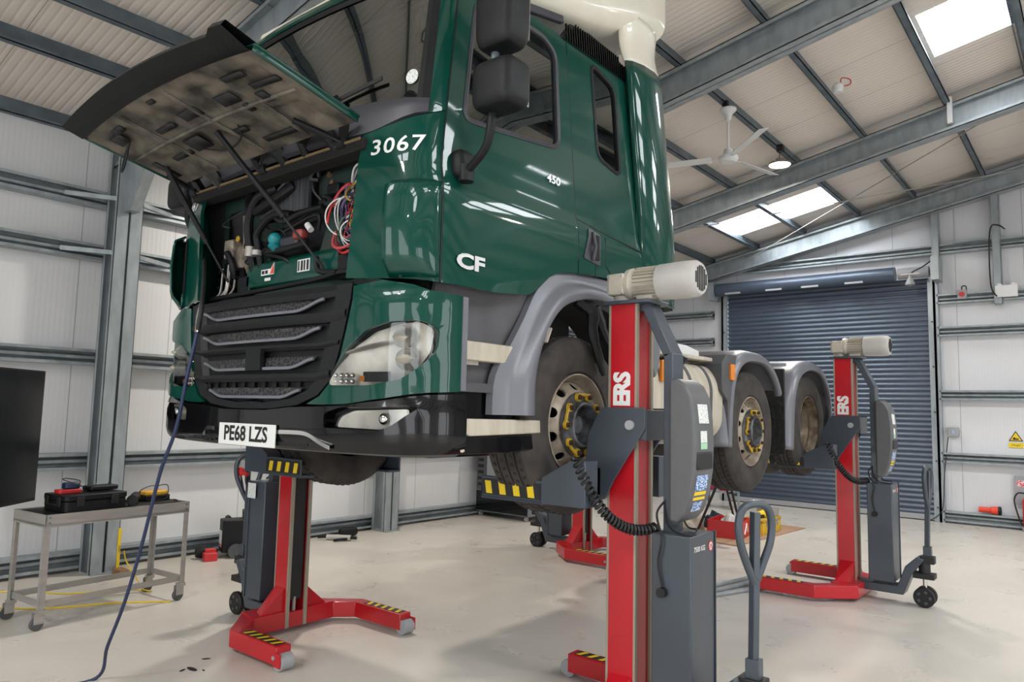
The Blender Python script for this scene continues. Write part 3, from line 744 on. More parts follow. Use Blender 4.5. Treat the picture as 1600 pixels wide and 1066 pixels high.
# mirrors
for g in (1, -1):
    cx = g*1.475; yc = 2.46
    mb = MB().sphere((cx, yc, 3.64), (.118, .085, .275), 28, 18, .3, .45); mr = tb(mb, 'mirror_housing', M_black, label='tall upper door mirror')
    tb(MB().bb((cx-.095, yc+.07, 3.42), (cx+.095, yc+.086, 3.85)), 'mirror_glass', M_chrome, mr)
    mb = MB().sphere((cx, yc, 3.19), (.125, .09, .115), 28, 18, .38, .45); m2 = tb(mb, 'mirror_housing', M_black, label='squat lower wide angle door mirror')
    tb(MB().bb((cx-.095, yc+.075, 3.10), (cx+.095, yc+.091, 3.28)), 'mirror_glass', M_chrome, m2)
    tb(MB().cyl((cx-g*.04, yc, 3.27), (cx-g*.04, yc, 3.42), .02, 12), 'mirror_link', M_galvd)
    mb = MB().tube(crom([(cx-g*.05, yc+.0, 3.09), (cx-g*.06, yc, 2.99), (cx-g*.11, yc+.02, 2.92), (g*1.235, yc+.045, 2.85)], 5), .021, 10)
    mb.cyl((g*1.225, yc+.05, 2.80), (g*1.225, yc+.05, 2.88), .038, 14); mb.sphere((g*1.185, yc+.06, 2.89), (.05, .06, .075), 14, 10, .6)
    tb(mb, 'mirror_arm', M_black)
    tb(MB().tube([(g*1.09, yc+.09, 3.99), (cx-g*.04, yc, 3.99), (cx-g*.04, yc, 3.86)], .018, 8), 'upper_mirror_arm', M_black)
# door badges
def side_text(body, y, z, size, name, thick=.008, **k):
    mb = MB(); text_mesh(mb, body, size, lambda a, b, t: S(sS(y+a), z+b-.0, t), thick, **k)
    mb2 = MB(); n = len(mb.v); mb2.v = mb.v[:]; mb2.f = mb.f[:]; mb2.m = mb.m[:]
    return tb(mb2, name, M_letter, smooth=False, fix=False)
side_text('CF', 2.585, 2.415, .10, 'model_badge', sx=1.7, bold=.004)
side_text('450', 3.30, 3.03, .07, 'power_badge', sx=1.25, shear=.15, bold=.002)
mb = MB(); text_mesh(mb, '3067', .115, lambda a, b, t: S(sF(.985)+a, 2.965+b, t), .004, sx=1.22, bold=.0015, spacing=1.1); tb(mb, 'fleet_number', M_wlet, smooth=False, fix=False)
mb = MB(); text_mesh(mb, '3067', .115, lambda a, b, t: S(-sF(.985)+a, 2.965+b, t), .004, sx=1.22, bold=.0015, spacing=1.1); tb(mb, 'fleet_number', M_wlet, smooth=False, fix=False)
# ---- lower front: grille, headlamp panels, bumper
gr_edge = [(.775, 2.30), (.765, 2.22), (.735, 2.08), (.70, 1.95), (.655, 1.83), (.57, 1.755), (.42, 1.705), (.2, 1.685), (0, 1.68)]
go = [(sF(a), b) for a, b in gr_edge]+[(-sF(a), b) for a, b in reversed(gr_edge[:-1])]
mb = MB(); panel(mb, go, step=.06, f=Sf(-.03), thick=.02); gp = tb(mb, 'grille', M_black)
def gband(z0, z1, hw, off0, off1, up=.0, n=24):
    """horizontal moulded blade between heights z0<z1"""
    rows = []
    for k in range(-n, n+1):
        e = k/n; s = sF(abs(e)*hw)*(1 if e >= 0 else -1); u = up*sst(.80, 1.0, abs(e))
        rows.append([S(s, z0+u, -.03), S(s, z0+u, off0), S(s, (z0+z1)/2+u, max(off0, off1)+.004), S(s, z1+u, off1), S(s, z1+u, -.03)])
    return rows
mb = MB()
gw = lambda z: (.765 if z > 2.2 else .70+(z-1.95)*.25 if z > 1.95 else .655+(z-1.83)*.37 if z > 1.83 else .5)
for z0, z1, o0, o1 in ((2.24, 2.30, .0, -.012), (2.115, 2.165, .004, .012), (1.985, 2.015, .0, .012), (1.825, 1.865, .004, .012)):
    mb.grid(gband(z0, z1, gw((z0+z1)/2)-.01, o0, o1, .012))
blades = tb(mb, 'grille_blade', M_black, gp)
# side cheeks of the grille
mb = MB()
for g in (1, -1):
    rows = []
    for a, b in [(p[0], p[1]) for p in gr_edge[:-1]]:
        w_ = .11 if b > 1.8 else .07; d = max(.0, a-w_)
        rows.append([S(g*sF(a), b, -.025), S(g*sF(a-.004), b, .006), S(g*sF(d), b+(.0 if b > 1.8 else .03), .002), S(g*sF(max(0, d-.03)), b+(.0 if b > 1.8 else .03), -.028)])
    rows.append([S(g*.001, 1.68, -.02), S(g*.001, 1.682, .006), S(g*.001, 1.72, .002), S(g*.001, 1.735, -.028)])
    mb.grid(rows)
tb(mb, 'grille_cheek', M_black, gp)
def meshmat():
    m = mat('grille_mesh', '111214', .6); nt = m.node_tree; b = nt.nodes['Principled BSDF']
    t = nt.nodes.new('ShaderNodeTexCoord'); v = nt.nodes.new('ShaderNodeTexVoronoi'); v.inputs['Scale'].default_value = 38; v.feature = 'DISTANCE_TO_EDGE'
    nt.links.new(t.outputs['Object'], v.inputs['Vector']); r = nt.nodes.new('ShaderNodeValToRGB'); nt.links.new(v.outputs['Distance'], r.inputs[0])
    r.color_ramp.elements[0].position = .05; r.color_ramp.elements[0].color = (.05, .05, .055, 1); r.color_ramp.elements[1].position = .12; r.color_ramp.elements[1].color = (.003, .003, .003, 1)
    nt.links.new(r.outputs[0], b.inputs['Base Color']); return m
M_mesh = meshmat()
for hw, z0, zu in ((.585, 2.185, .052), (.565, 2.045, .048), (.53, 1.895, .045), (.44, 1.745, .038)):
    # one silver bar with turned up ends, fine mesh above it
    pts = []
    for k in range(-16, 17):
        e = k/16; u = zu*sst(.60, 1.03, abs(e))**1.3; pts.append((e*hw, z0+u))
    rows = []
    for tx, z in pts:
        s = sF(abs(tx))*(1 if tx >= 0 else -1); rows.append([S(s, z-.009, .0), S(s, z-.008, .012), S(s, z+.006, .012), S(s, z+.008, .0)])
    mb = MB().grid(rows); mb.f += [(0, 1, 2, 3), tuple(len(mb.v)-4+i for i in range(4))]; mb.m += [0, 0]
    br = tb(mb, 'grille_bar', M_trim, gp)
    rows = []
    for tx, z in pts:
        s = sF(abs(tx))*(1 if tx >= 0 else -1); zt = z0+zu+.012
        if zt > z: rows.append([S(s, z, -.004), S(s, zt, -.016)])
    tb(MB().grid(rows), 'mesh_insert', M_mesh, br)
tb(MB().bb((-.02, 2.14, 1.885), (.12, 2.165, 2.0)), 'badge_blank', M_black, gp)
# inner vertical fins below bar two
mb = MB()
for k in range(-5, 6): mb.bar(S(sF(.1*abs(k))*(1 if k >= 0 else -1), 1.79, -.02), S(sF(.1*abs(k))*(1 if k >= 0 else -1), 1.83, -.02), .01, .03, up=(1, 0, 0))
tb(mb, 'vent_fin', M_black, gp)
Bot = [(.455, 1.708), (.60, 1.765), (.67, 1.84)]
for g in (1, -1):
    o = [(sF(.785), 2.285), (sF(.95), 2.305), (sF(1.1), 2.275), (sS(2.36), 2.245), (sS(2.50), 2.235), (sS(2.50), 1.785), (sS(2.36), 1.775), (sF(1.0), 1.745), (sF(.75), 1.715), (sF(.60), 1.71), (sF(.50), 1.712), (sF(.59), 1.752), (sF(.675), 1.835), (sF(.72), 1.95), (sF(.752), 2.08), (sF(.782), 2.22)]
    hl = rpoly([(sF(.655), 1.805), (sF(.70), 1.90), (sF(.77), 1.99), (sF(.88), 2.065), (sF(1.02), 2.10), (sS(2.34), 2.105), (sS(2.395), 2.07), (sS(2.385), 1.965), (sS(2.33), 1.88), (sF(1.07), 1.83), (sF(.92), 1.805)], .025)
    mb = MB(); panel(mb, o, [hl], step=.045, f=lambda a, b: S(a*g, b, .012+.03*sst(2.29, 2.24, b)*sst(sF(.8), sF(.95), a)), thick=.02*g)
    hp = tb(mb, 'headlamp_panel', M_green)
    mb = MB(); mb.grid([[S(g*sS(y), z, o_) for y, o_ in ((2.50, .03), (2.505, .045), (2.535, .045), (2.54, .0))] for z in (1.79, 2.0, 2.235)]); tb(mb, 'panel_edge', M_trim, hp)
    # headlamp: reflector bowl, projector, indicator row, clear cover
    mb = MB(); c = Vector((sF(.98), 1.95))
    def bowl(a, b):
        d = min(1, (Vector((a, b))-c).length/.33); return S(a*g, b, -.09*(1-d**2)+.018)
    panel(mb, hl, step=.03, f=bowl); hm = tb(mb, 'headlamp', M_refl)
    for (a, b, r, m) in ((sF(1.06), 2.03, .05, M_chrome), (sF(1.08), 1.93, .055, M_chrome)):
        p = S(a*g, b, -.03); n = (S(a*g, b, .05)-p).normalized()
        mb = MB().tube([p-n*.02, p+n*.02, p+n*.03, p+n*.02], [r*.9, r, r*.9, r*.8], 20, caps=False); lt = tb(mb, 'projector_ring', M_refl, hm)
        tb(MB().sphere(p+n*.0, r*.62, 14, 8), 'projector_lens', M_hub, lt)
    mb = MB(); rows = [[S(g*(sF(.72)+(sF(1.04)-sF(.72))*t), 1.955+.055*math.sin(t*1.6), o_) for o_ in (-.05, .008)] for t in [i/8 for i in range(9)]]
    mb.grid(rows); tb(mb, 'divider', M_refl, hm, solid=.008)
    mb = MB()
    for i in range(4):
        for j in range(2): mb.sphere(S(g*(sF(.69)+.035*i), 1.825+.028*j, -.0), .013, 8, 6)
    tb(mb, 'led_row', M_chrome, hm)
    mb = MB(); mb.grid([[S(g*(sF(.86)+.16*t), z, .006) for t in (0, .5, 1)] for z in (1.822, 1.87)]); tb(mb, 'indicator_housing', M_black, hm)
    mb = MB(); mb.grid([[S(g*(sF(.84)+.03*t), z, .008) for t in (0, 1)] for z in (1.825, 1.85)]); tb(mb, 'indicator_bulb', M_amber, hm)
    mb = MB(); panel(mb, hl, step=.05, f=Sf(.024, g)); tb(mb, 'lens_cover', M_lens, hm)
    # the same on the bumper: fog lamp
    fo = rpoly([(sF(.66), 1.60), (sF(.66), 1.67), (sF(.76), 1.70), (sF(1.11), 1.71), (sS(2.34), 1.705), (sF(1.05), 1.625), (sF(.98), 1.595)], .02)
    fl = rpoly([(sF(.70), 1.605), (sF(.725), 1.655), (sF(.80), 1.685), (sF(1.10), 1.698), (sF(1.10), 1.665), (sF(1.02), 1.615), (sF(.95), 1.60)], .02)
    if g == 1: fogs = []
    fogs.append((fo, fl))
    mb = MB(); panel(mb, fo, step=.04, f=Sf(-.03, g)); fb = tb(mb, 'fog_lamp_recess', M_black)
    mb = MB(); panel(mb, fl, step=.03, f=lambda a, b: S(a*g, b, -.0-.02*math.cos((a-sF(.9))*6))); fg = tb(mb, 'fog_lamp', M_refl)
    p = S(g*sF(.98), 1.65, -.005); mb = MB().sphere(p, (.03, .02, .028), 12, 8); tb(mb, 'fog_bulb_cover', M_chrome, fg)
    mb = MB(); panel(mb, fl, step=.05, f=Sf(.006, g)); tb(mb, 'fog_lens', M_lens, fg)
# bumper shell with its two lamp openings
top = [(sS(2.548), 1.775), (sS(2.36), 1.765), (sF(1.0), 1.737), (sF(.75), 1.707), (sF(.60), 1.70), (sF(.42), 1.695), (sF(.2), 1.676)]
bot = [(sF(.0), 1.487), (sF(.5), 1.487), (sF(.8), 1.487), (sF(1.1), 1.49), (sS(2.548), 1.497)]
o = top+[(-a, b) for a, b in reversed(top)]+[(-a, b) for a, b in reversed(bot[1:])]+bot
slot = rpoly([(sF(.30), 1.50), (sF(.30), 1.555), (sF(.52), 1.56), (sF(.60), 1.515), (sF(.58), 1.50)], .012)
holes = [fogs[0][0], [(-a, b) for a, b in fogs[0][0]]]
mb = MB(); panel(mb, o, holes, step=.045, f=lambda a, b: S(a, b, .032-.03*sst(1.53, 1.485, b)+.012*sst(1.74, 1.70, b)), thick=.02); bp = tb(mb, 'bumper', M_blackg)
mb = MB(); mb.grid([[S(s, 1.493, .01), S(s, 1.478, -.02), S(s, 1.475, -.2)] for s in [sS(2.54)*k/20 for k in range(-20, 21)]]); tb(mb, 'bumper_lip', M_trimd, bp)
for g in (1, -1):
    ln = [(.27, 1.568), (.44, 1.572), (.55, 1.566), (.64, 1.53), (.71, 1.507)]
    if g == -1: ln = [(.27, 1.568), (.33, 1.572), (.39, 1.56), (.41, 1.53), (.38, 1.508), (.30, 1.503)]
    rows = []
    cr = crom([(*p, 0) for p in ln], 5)
    for i, p in enumerate(cr):
        rows.append([S(g*sF(p.x), p.y-.013, .03), S(g*sF(p.x), p.y-.011, .046), S(g*sF(p.x), p.y+.009, .046), S(g*sF(p.x), p.y+.011, .03)])
    tb(MB().grid(rows), 'bumper_chrome', M_chrome, bp)
    mb = MB(); mb.grid([[S(g*sF(.27+.28*t), z, .0345) for t in (0, .5, 1)] for z in (1.50, 1.558-.03*0)]); tb(mb, 'intake_slot', M_dark, bp)
# scraped paint on the near corner of the bumper
mb = MB(); random.seed(3)
for (y, z, w_, h_) in ((2.545, 1.70, .01, .05), (2.50, 1.702, .10, .006), (2.52, 1.655, .06, .01), (2.54, 1.635, .03, .03), (2.545, 1.59, .012, .04), (2.46, 1.665, .05, .006), (2.535, 1.51, .03, .014), (2.45, 1.69, .04, .012)):
    pts = [(y-w_/2+w_*random.random()*.1, z-h_/2), (y, z-h_/2-.004*random.random()), (y+w_/2, z-h_/2+.004), (y+w_/2-.004, z+h_/2), (y-w_/4, z+h_/2-.003), (y-w_/2, z+h_/3)]
    panel(mb, [(sS(max(2.35, min(2.552, a))), b) for a, b in pts], step=.03, f=Sf(.0345 if z < 1.7 else .030))
tb(mb, 'paint_scrape', M_step, bp)
# number plate
mb = MB().bb((-.20, 2.112, 1.487), (.335, 2.122, 1.603)); pl = tb(mb, 'number_plate', M_plate, bevel=.003)
mb = MB(); text_mesh(mb, 'PE68 LZS', .108, lambda a, b, t: Vector((.064+a, 2.1205-.009-t, 1.546+b)), .001, sx=1.0, bold=.003)
tb(mb, 'plate_lettering', M_ink, pl, smooth=False, fix=False)
mb = MB(); text_mesh(mb, 'AAAA', .01, lambda a, b, t: Vector((.068+a, 2.1115-t, 1.494+b)), .001)
MB().bb((0, 0, 0), (0, 0, 0))
tb(MB().bb((-.18, 2.122, 1.50), (.31, 2.17, 1.59)), 'plate_bracket', M_black, pl)
# ---- the opened engine bay
B0 = 2.42
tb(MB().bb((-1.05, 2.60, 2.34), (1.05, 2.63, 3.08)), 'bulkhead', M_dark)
mb = MB()          # pressed green panels around the openings
def plate2(o, holes, y, th=.012): panel(mb, o, holes, step=.08, f=lambda a, b: (a, y, b), thick=th, nrm=(0, -1, 0))
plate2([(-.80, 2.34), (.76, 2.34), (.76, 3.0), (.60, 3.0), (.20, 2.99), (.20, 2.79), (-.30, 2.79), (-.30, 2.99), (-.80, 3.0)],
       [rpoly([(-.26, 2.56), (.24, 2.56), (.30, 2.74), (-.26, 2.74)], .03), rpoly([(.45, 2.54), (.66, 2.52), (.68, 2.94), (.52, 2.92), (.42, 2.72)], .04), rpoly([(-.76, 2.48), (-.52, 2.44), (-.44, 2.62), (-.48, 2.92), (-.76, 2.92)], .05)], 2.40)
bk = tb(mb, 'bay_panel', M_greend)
mb = MB().prism(rpoly([(2.355, 2.40), (2.355, 2.53), (2.39, 2.56), (2.41, 2.56), (2.41, 2.38)], .012), -.42, .46, 'x'); cs = tb(mb, 'cross_panel', M_green)
mb = MB(); mb.bb((.10, 2.352, 2.445), (.215, 2.354, 2.515)); s1 = tb(mb, 'data_label', M_plate, cs, smooth=False)
mb = MB()
for i in range(4): mb.bb((.108+.027*i, 2.350, 2.452), (.108+.027*i+(.017 if i % 2 else .012), 2.3515, 2.508))
tb(mb, 'label_print', M_ink, s1, smooth=False)
mb = MB().prism([(-.26, 2.46), (-.13, 2.46), (-.13, 2.53), (-.16, 2.495), (-.26, 2.495)], 2.350, 2.354, 'y'); s2 = tb(mb, 'warning_label', M_plate, cs, smooth=False)
tb(MB().prism([(-.165, 2.465), (-.13, 2.465), (-.133, 2.52)], 2.348, 2.350, 'y'), 'label_print', M_ora, s2, smooth=False)
mb = MB().mi(0).bb((-.25, 2.348, 2.468), (-.225, 2.350, 2.488)); mb.bb((-.215, 2.348, 2.468), (-.19, 2.350, 2.488)); tb(mb, 'label_print', M_ink, s2, smooth=False)
tb(MB().bb((-.22, 2.350, 2.425), (-.16, 2.353, 2.443)), 'small_label', M_plate, cs, smooth=False)
# upper beam: radiator face with pale lower edge
mb = MB().bb((-.86, 2.30, 3.03), (.80, 2.34, 3.16)); rb = tb(mb, 'radiator_face', M_fin, smooth=False)
mb = MB(); mb.bar((-.86, 2.265, 3.0), (.80, 2.265, 3.0), .10, .06); ub = tb(mb, 'hood_beam', M_dark, bevel=.006)
tb(MB().bb((-.84, 2.208, 3.018), (.78, 2.216, 3.031)), 'beam_edge', mat('brass_edge', '8d7a58', .4, metal=.4), ub, smooth=False)
tb(MB().bb((-.28, 2.34, 2.80), (.19, 2.36, 2.99)), 'heater_fins', M_fin, smooth=False)
for x0 in (-.70, -.02, .42):
    mb = MB().tube([(x0-.10, 2.24, 3.03), (x0-.08, 2.17, 3.10), (x0+.05, 2.15, 3.13), (x0+.13, 2.17, 3.10), (x0+.15, 2.24, 3.02)], [.03, .03, .035, .04, .03], 8)
    tb(mb, 'step_bracket', M_blackg if x0 < -.5 else M_black)
for x0 in (-.86, -.08, .62):
    mb = MB().cyl((x0-.02, 2.23, 3.04), (x0+.04, 2.23, 3.04), .04, 16); mb.bar((x0, 2.23, 3.04), (x0+.10, 2.16, 3.13), .05, .03)
    tb(mb, 'hinge', M_black)
random.seed(11)
hoses = [([(-.42, 2.36, 2.99), (-.40, 2.33, 2.90), (-.30, 2.32, 2.85), (-.05, 2.31, 2.90), (.05, 2.34, 2.95)], .028), ([(-.38, 2.38, 2.50), (-.37, 2.33, 2.66), (-.36, 2.31, 2.80), (-.26, 2.30, 2.92), (-.1, 2.33, 2.96)], .026),
         ([(-.30, 2.38, 2.50), (-.29, 2.34, 2.64), (-.27, 2.32, 2.72), (-.12, 2.32, 2.80), (.05, 2.33, 2.78)], .022), ([(-.10, 2.33, 2.78), (.0, 2.32, 2.745), (.15, 2.32, 2.77), (.34, 2.33, 2.78)], .016),
         ([(-.62, 2.40, 2.45), (-.60, 2.36, 2.56), (-.66, 2.35, 2.65)], .02), ([(-.20, 2.35, 2.60), (.0, 2.33, 2.585), (.2, 2.34, 2.60)], .018), ([(-.78, 2.33, 2.36), (-.3, 2.30, 2.355), (.3, 2.30, 2.37), (.55, 2.33, 2.40), (.74, 2.33, 2.36)], .014),
         ([(.32, 2.32, 2.50), (.36, 2.31, 2.42), (.50, 2.32, 2.40)], .015)]
for pts, r in hoses: tb(MB().tube(crom(pts, 6), r, 10), 'hose', M_black)
for (x, z, m) in ((-.365, 2.60, M_steel), (-.295, 2.60, M_steel), (-.365, 2.63, M_steel)):
    tb(MB().cyl((x, 2.335, z-.015), (x, 2.335, z+.015), .031, 14), 'hose_clip', m)
tb(MB().sphere((-.10, 2.33, 2.655), (.042, .04, .04), 14, 8).cyl((-.10, 2.31, 2.63), (-.10, 2.35, 2.60), .03), 'filler_cap', M_teal)
tb(MB().sphere((.13, 2.34, 2.655), (.05, .03, .028), 12, 8, .6), 'filler_cap', mat('dull_red_cap', '8c3a34', .55), label='dull red cap')
tb(MB().bb((-.06, 2.33, 2.60), (.11, 2.42, 2.66)), 'reservoir', M_cowl, bevel=.015)
mb = MB().sphere((-.60, 2.43, 2.62), (.13, .05, .10), 18, 10).tube([(-.52, 2.40, 2.60), (-.47, 2.38, 2.70), (-.49, 2.38, 2.86)], .03, 8); tb(mb, 'intake_housing', mat('dirty_alloy', '8a7f74', .55, metal=.3, c2='4c4640', scale=15))
tb(MB().bb((-.74, 2.37, 2.62), (-.64, 2.44, 2.74)), 'air_valve', mat('pale_valve', 'b4a89a', .6, c2='6e665d', scale=20), bevel=.012)
tb(MB().sphere((-.555, 2.36, 2.725), (.02, .012, .02), 10, 6), 'yellow_clip', M_yel)
mb = MB()
for i in range(5):
    for j in range(3): mb.cyl((-.74+.045*i, 2.40, 2.44+.05*j), (-.74+.045*i, 2.35, 2.43+.05*j), .012, 8)
mb.bb((-.77, 2.40, 2.40), (-.54, 2.44, 2.60)); tb(mb, 'valve_block', M_black)
mb = MB()
for i in range(8):
    a = random.uniform(-.75, -.55); mb.tube(crom([(a, 2.36, 2.43+.02*i), (a+.04, 2.33, 2.40), (a-.03, 2.34, 2.37)], 4), .006, 6)
tb(mb, 'pipe_fitting', M_steel)
# loose wiring hanging out on the near side
wc = [('d8d5cc', M_white), ('b', M_redp), ('c', M_blue), ('d', M_yel), ('e', M_purple), ('f', mat('wire_pink', 'b5444f', .5)), ('g', M_black), ('h', mat('wire_green', '4f7a5a', .5))]
def loop(cx, cz, rx, rzz, y, a0, a1, r, m, ph=0.):
    pts = []
    for i in range(19):
        a = R(a0+(a1-a0)*i/18); pts.append((cx+rx*math.cos(a), y-.03*math.sin(a*1.3+ph), cz+rzz*math.sin(a)))
    tb(MB().tube(pts, r, 6), 'loose_wire', m, truck)
Yw = 2.34
for k, (cx, cz, rx, rq, a0, a1, m, r) in enumerate([(.62, 2.86, .10, .10, 60, 250, 0, .006), (.63, 2.85, .115, .115, 55, 245, 0, .005), (.64, 2.84, .085, .09, 50, 240, 0, .005), (.62, 2.82, .06, .06, 40, 260, 3, .005),
        (.50, 2.70, .09, .10, 60, 250, 0, .004), (.51, 2.69, .08, .11, 70, 270, 0, .004), (.53, 2.67, .10, .13, 60, 280, 0, .004), (.56, 2.60, .14, .10, 170, 350, 1, .008), (.55, 2.61, .125, .09, 165, 350, 5, .008),
        (.52, 2.72, .10, .16, 80, 200, 1, .006), (.55, 2.78, .10, .10, 60, 190, 5, .005), (.60, 2.70, .10, .11, 90, 270, 2, .005), (.58, 2.68, .09, .10, 80, 300, 4, .005), (.62, 2.66, .09, .08, 60, 290, 6, .006), (.60, 2.64, .07, .07, 90, 320, 5, .004),
        (.64, 2.72, .08, .07, 70, 280, 3, .004), (.55, 2.65, .05, .07, 30, 330, 7, .004), (.60, 2.60, .08, .07, 100, 340, 0, .004), (.63, 2.74, .1, .13, 120, 260, 4, .004), (.57, 2.75, .06, .09, 100, 330, 2, .004), (.61, 2.67, .12, .05, 100, 300, 1, .004), (.65, 2.53, .04, .05, 120, 260, 3, .007)]):
    loop(cx, cz, rx, rq, Yw-.008*(k % 5)+.02, a0, a1, r, wc[m][1], k)
random.seed(33)
for k in range(22):
    m = random.choice([M_redp, M_white, M_blue, M_yel, M_purple, wc[5][1], wc[7][1], M_ink])
    loop(random.uniform(.54, .66), random.uniform(2.60, 2.82), random.uniform(.03, .10), random.uniform(.04, .11), random.uniform(2.33, 2.38), random.uniform(20, 120), random.uniform(200, 340), random.choice([.003, .003, .004]), m, k)
# small clutter across the bay
for k in range(16):
    x, z = random.uniform(-.5, .42), random.uniform(2.56, 2.98); x2 = x+random.uniform(-.25, .25); z2 = z+random.uniform(-.16, .12)
    y = random.uniform(2.33, 2.38)
    tb(MB().tube(crom([(x, y+.03, z), (x+.02, y, (z+z2)/2+.05), (x2-.03, y, (z+z2)/2), (x2, y+.03, z2)], 6), random.choice([.005, .007, .011]), 7), 'bay_cable', random.choice([M_ink, M_black, M_black, M_cowl]))
M_rust = mat('rusty_bolt', '7a5d48', .6, metal=.3)
for x, z in ((.33, 2.93), (.40, 2.86), (.36, 2.80), (.40, 2.62), (-.45, 2.90), (-.35, 2.84), (.47, 2.47), (.70, 2.42), (-.47, 2.52), (.30, 2.98)):
    tb(MB().cyl((x, 2.385, z), (x, 2.402, z), .016, 8), 'bay_bolt', M_rust)
for x, z, a, b in ((.50, 2.44, .05, .07), (-.46, 2.42, .07, .06), (.38, 2.88, .05, .03), (-.44, 2.70, .045, .05)):
    tb(MB().bb((x-a, 2.355, z-b), (x+a, 2.40, z+b)), 'relay_box', M_black, bevel=.01)
# hood: beige inner pressing, green outer skin, black lower lip
HH = Vector((0, 2.13, 3.065)); HE = Vector((0, 1.565, 3.19)); hd_ = (HE-HH); hn = Vector((0, hd_.z, -hd_.y)).normalized()
def hoodp(a, t, off=0.):
    """a across (-.86 to .86), t 0 hinge to 1 front, off upward normal"""
    w_ = .87-.02*t; bow = .035*(1-(a/.87)**2)
    p = Vector((a, 0, 0))+HH+hd_*t; p += hn*(off+bow*(.35+.65*t)*.8)+Vector((0, -.05*t*(1-(a/.87)**2), 0))
    return p
pock = [rrect(-.70, .10, -.42, .42, .03), rrect(-.36, .10, -.08, .50, .03), rrect(.02, .08, .36, .38, .03), rrect(.44, .12, .74, .44, .03), rrect(-.72, .60, -.40, .86, .03), rrect(-.32, .62, .06, .84, .03), rrect(.16, .55, .48, .88, .03), rrect(.56, .62, .78, .88, .03)]
def indent(a, t):
    d = 0
    for q in pock:
        xs = [p[0] for p in q]; ts = [p[1] for p in q]
        k = min(sst(min(xs), min(xs)+.03, a)*sst(max(xs), max(xs)-.03, a), sst(min(ts), min(ts)+.06, t)*sst(max(ts), max(ts)-.06, t)); d = max(d, k)
    return .017*d
rows = [[hoodp(a/40*.85, t/28, -.0+indent(a/40*.85, t/28)) for a in range(-40, 41)] for t in range(29)]
hood = tb(MB().grid(rows), 'bonnet_panel', M_beige)
rows = [[hoodp(a/12*.87, t/8, .026*min(1, math.sin(PI*min(.5, t/8+.35)))) for a in range(-12, 13)] for t in range(9)]
tb(MB().grid(rows), 'outer_skin', M_green, hood, solid=.008)
mb = MB()
for g in (1, -1): tb(MB().grid([[hoodp(g*.862, t/8, o_) for o_ in (-.008, .026)] for t in range(9)]), 'side_flange', M_green, hood, solid=.008)
rows = []
for k in range(-20, 21):
    a = k/20*.86; p = hoodp(a, 1.0); e = 1-(k/20)**2; nz = .035 if k > 17 else 0
    q = Vector((a*1.0, 1.44-.05*e-(.02 if k > 17 else 0), 3.215+.035*e+nz*.6))
    rows.append([p+Vector((0, .01, .03)), p+Vector((0, .0, -.004)), p.lerp(q, .12)+Vector((0, 0, -.014)), p.lerp(q, .6)+Vector((0, 0, -.006)), q, q+Vector((0, .02, .03)), p+Vector((0, .02, .035))])
lp = tb(MB().grid(rows), 'black_lip', M_black, hood, ang=50)
mb = MB()
for (a0, t0, a1, t1) in ((-.62, .83, -.50, .90), (-.34, .62, -.16, .68), (.50, .80, .66, .86), (.56, .50, .62, .62), (-.77, .12, -.72, .40), (.40, .47, .44, .56), (-.10, .90, -.04, .94), (.12, .30, .22, .36), (-.55, .3, -.35, .36), (.30, .60, .44, .72), (-.72, .72, -.60, .84), (-.30, .30, -.14, .46), (.22, .12, .50, .18), (.60, .66, .80, .72), (-.05, .62, .12, .72)):
    mb = MB(); mb.grid([[hoodp(a, t, -.006+indent((a0+a1)/2, (t0+t1)/2)*.0) for a in (a0, (a0+a1)/2, a1)] for t in (t0, t1)])
    tb(mb, 'dark_patch', M_ink, hood, solid=.008)  # flat dark patches in place of recesses in the pressing
mb = MB()
for a0, t0, a1, t1 in ((-.38, .05, -.40, .95), (.10, .05, .09, .95), (-.80, .52, .80, .53), (.50, .05, .52, .52)):
    mb.tube([hoodp(a0+(a1-a0)*i/8, t0+(t1-t0)*i/8, -.004) for i in range(9)], .012, 6)
tb(mb, 'stiffening_rib', M_beige, hood)
tb(MB().tube(crom([hoodp(-.62, .72, -.005), hoodp(-.66, .68, -.13), hoodp(-.72, .66, -.15), hoodp(-.70, .68, -.08), hoodp(-.62, .72, -.01)], 6), .006, 6), 'pull_strap', M_black, hood)
tb(MB().tube(crom([hoodp(-.3, .35, .0), hoodp(-.1, .22, -.02), hoodp(.12, .28, -.02), hoodp(.2, .42, .01)], 6), .005, 6), 'bonnet_cable', M_ink, hood)
# gas struts / prop rods
for (a, t, e) in ((-.70, .30, (-.60, 2.36, 2.42)), (.02, .42, (.36, 2.34, 2.44)), (.55, .25, (.66, 2.23, 3.02)), (-.80, .2, (-.82, 2.24, 3.02))):
    p = hoodp(a, t, -.01); e = Vector(e); mid = p.lerp(e, .62)
    tb(MB().tube([p, p.lerp(e, .05), mid], .016, 10), 'gas_strut', M_black)
    tb(MB().tube([mid, e], .007, 8), 'strut_rod', M_ink)
tb(MB().cyl((.20, 2.335, 2.70), (.235, 2.335, 2.665), .018, 10), 'rod_clip', M_white)
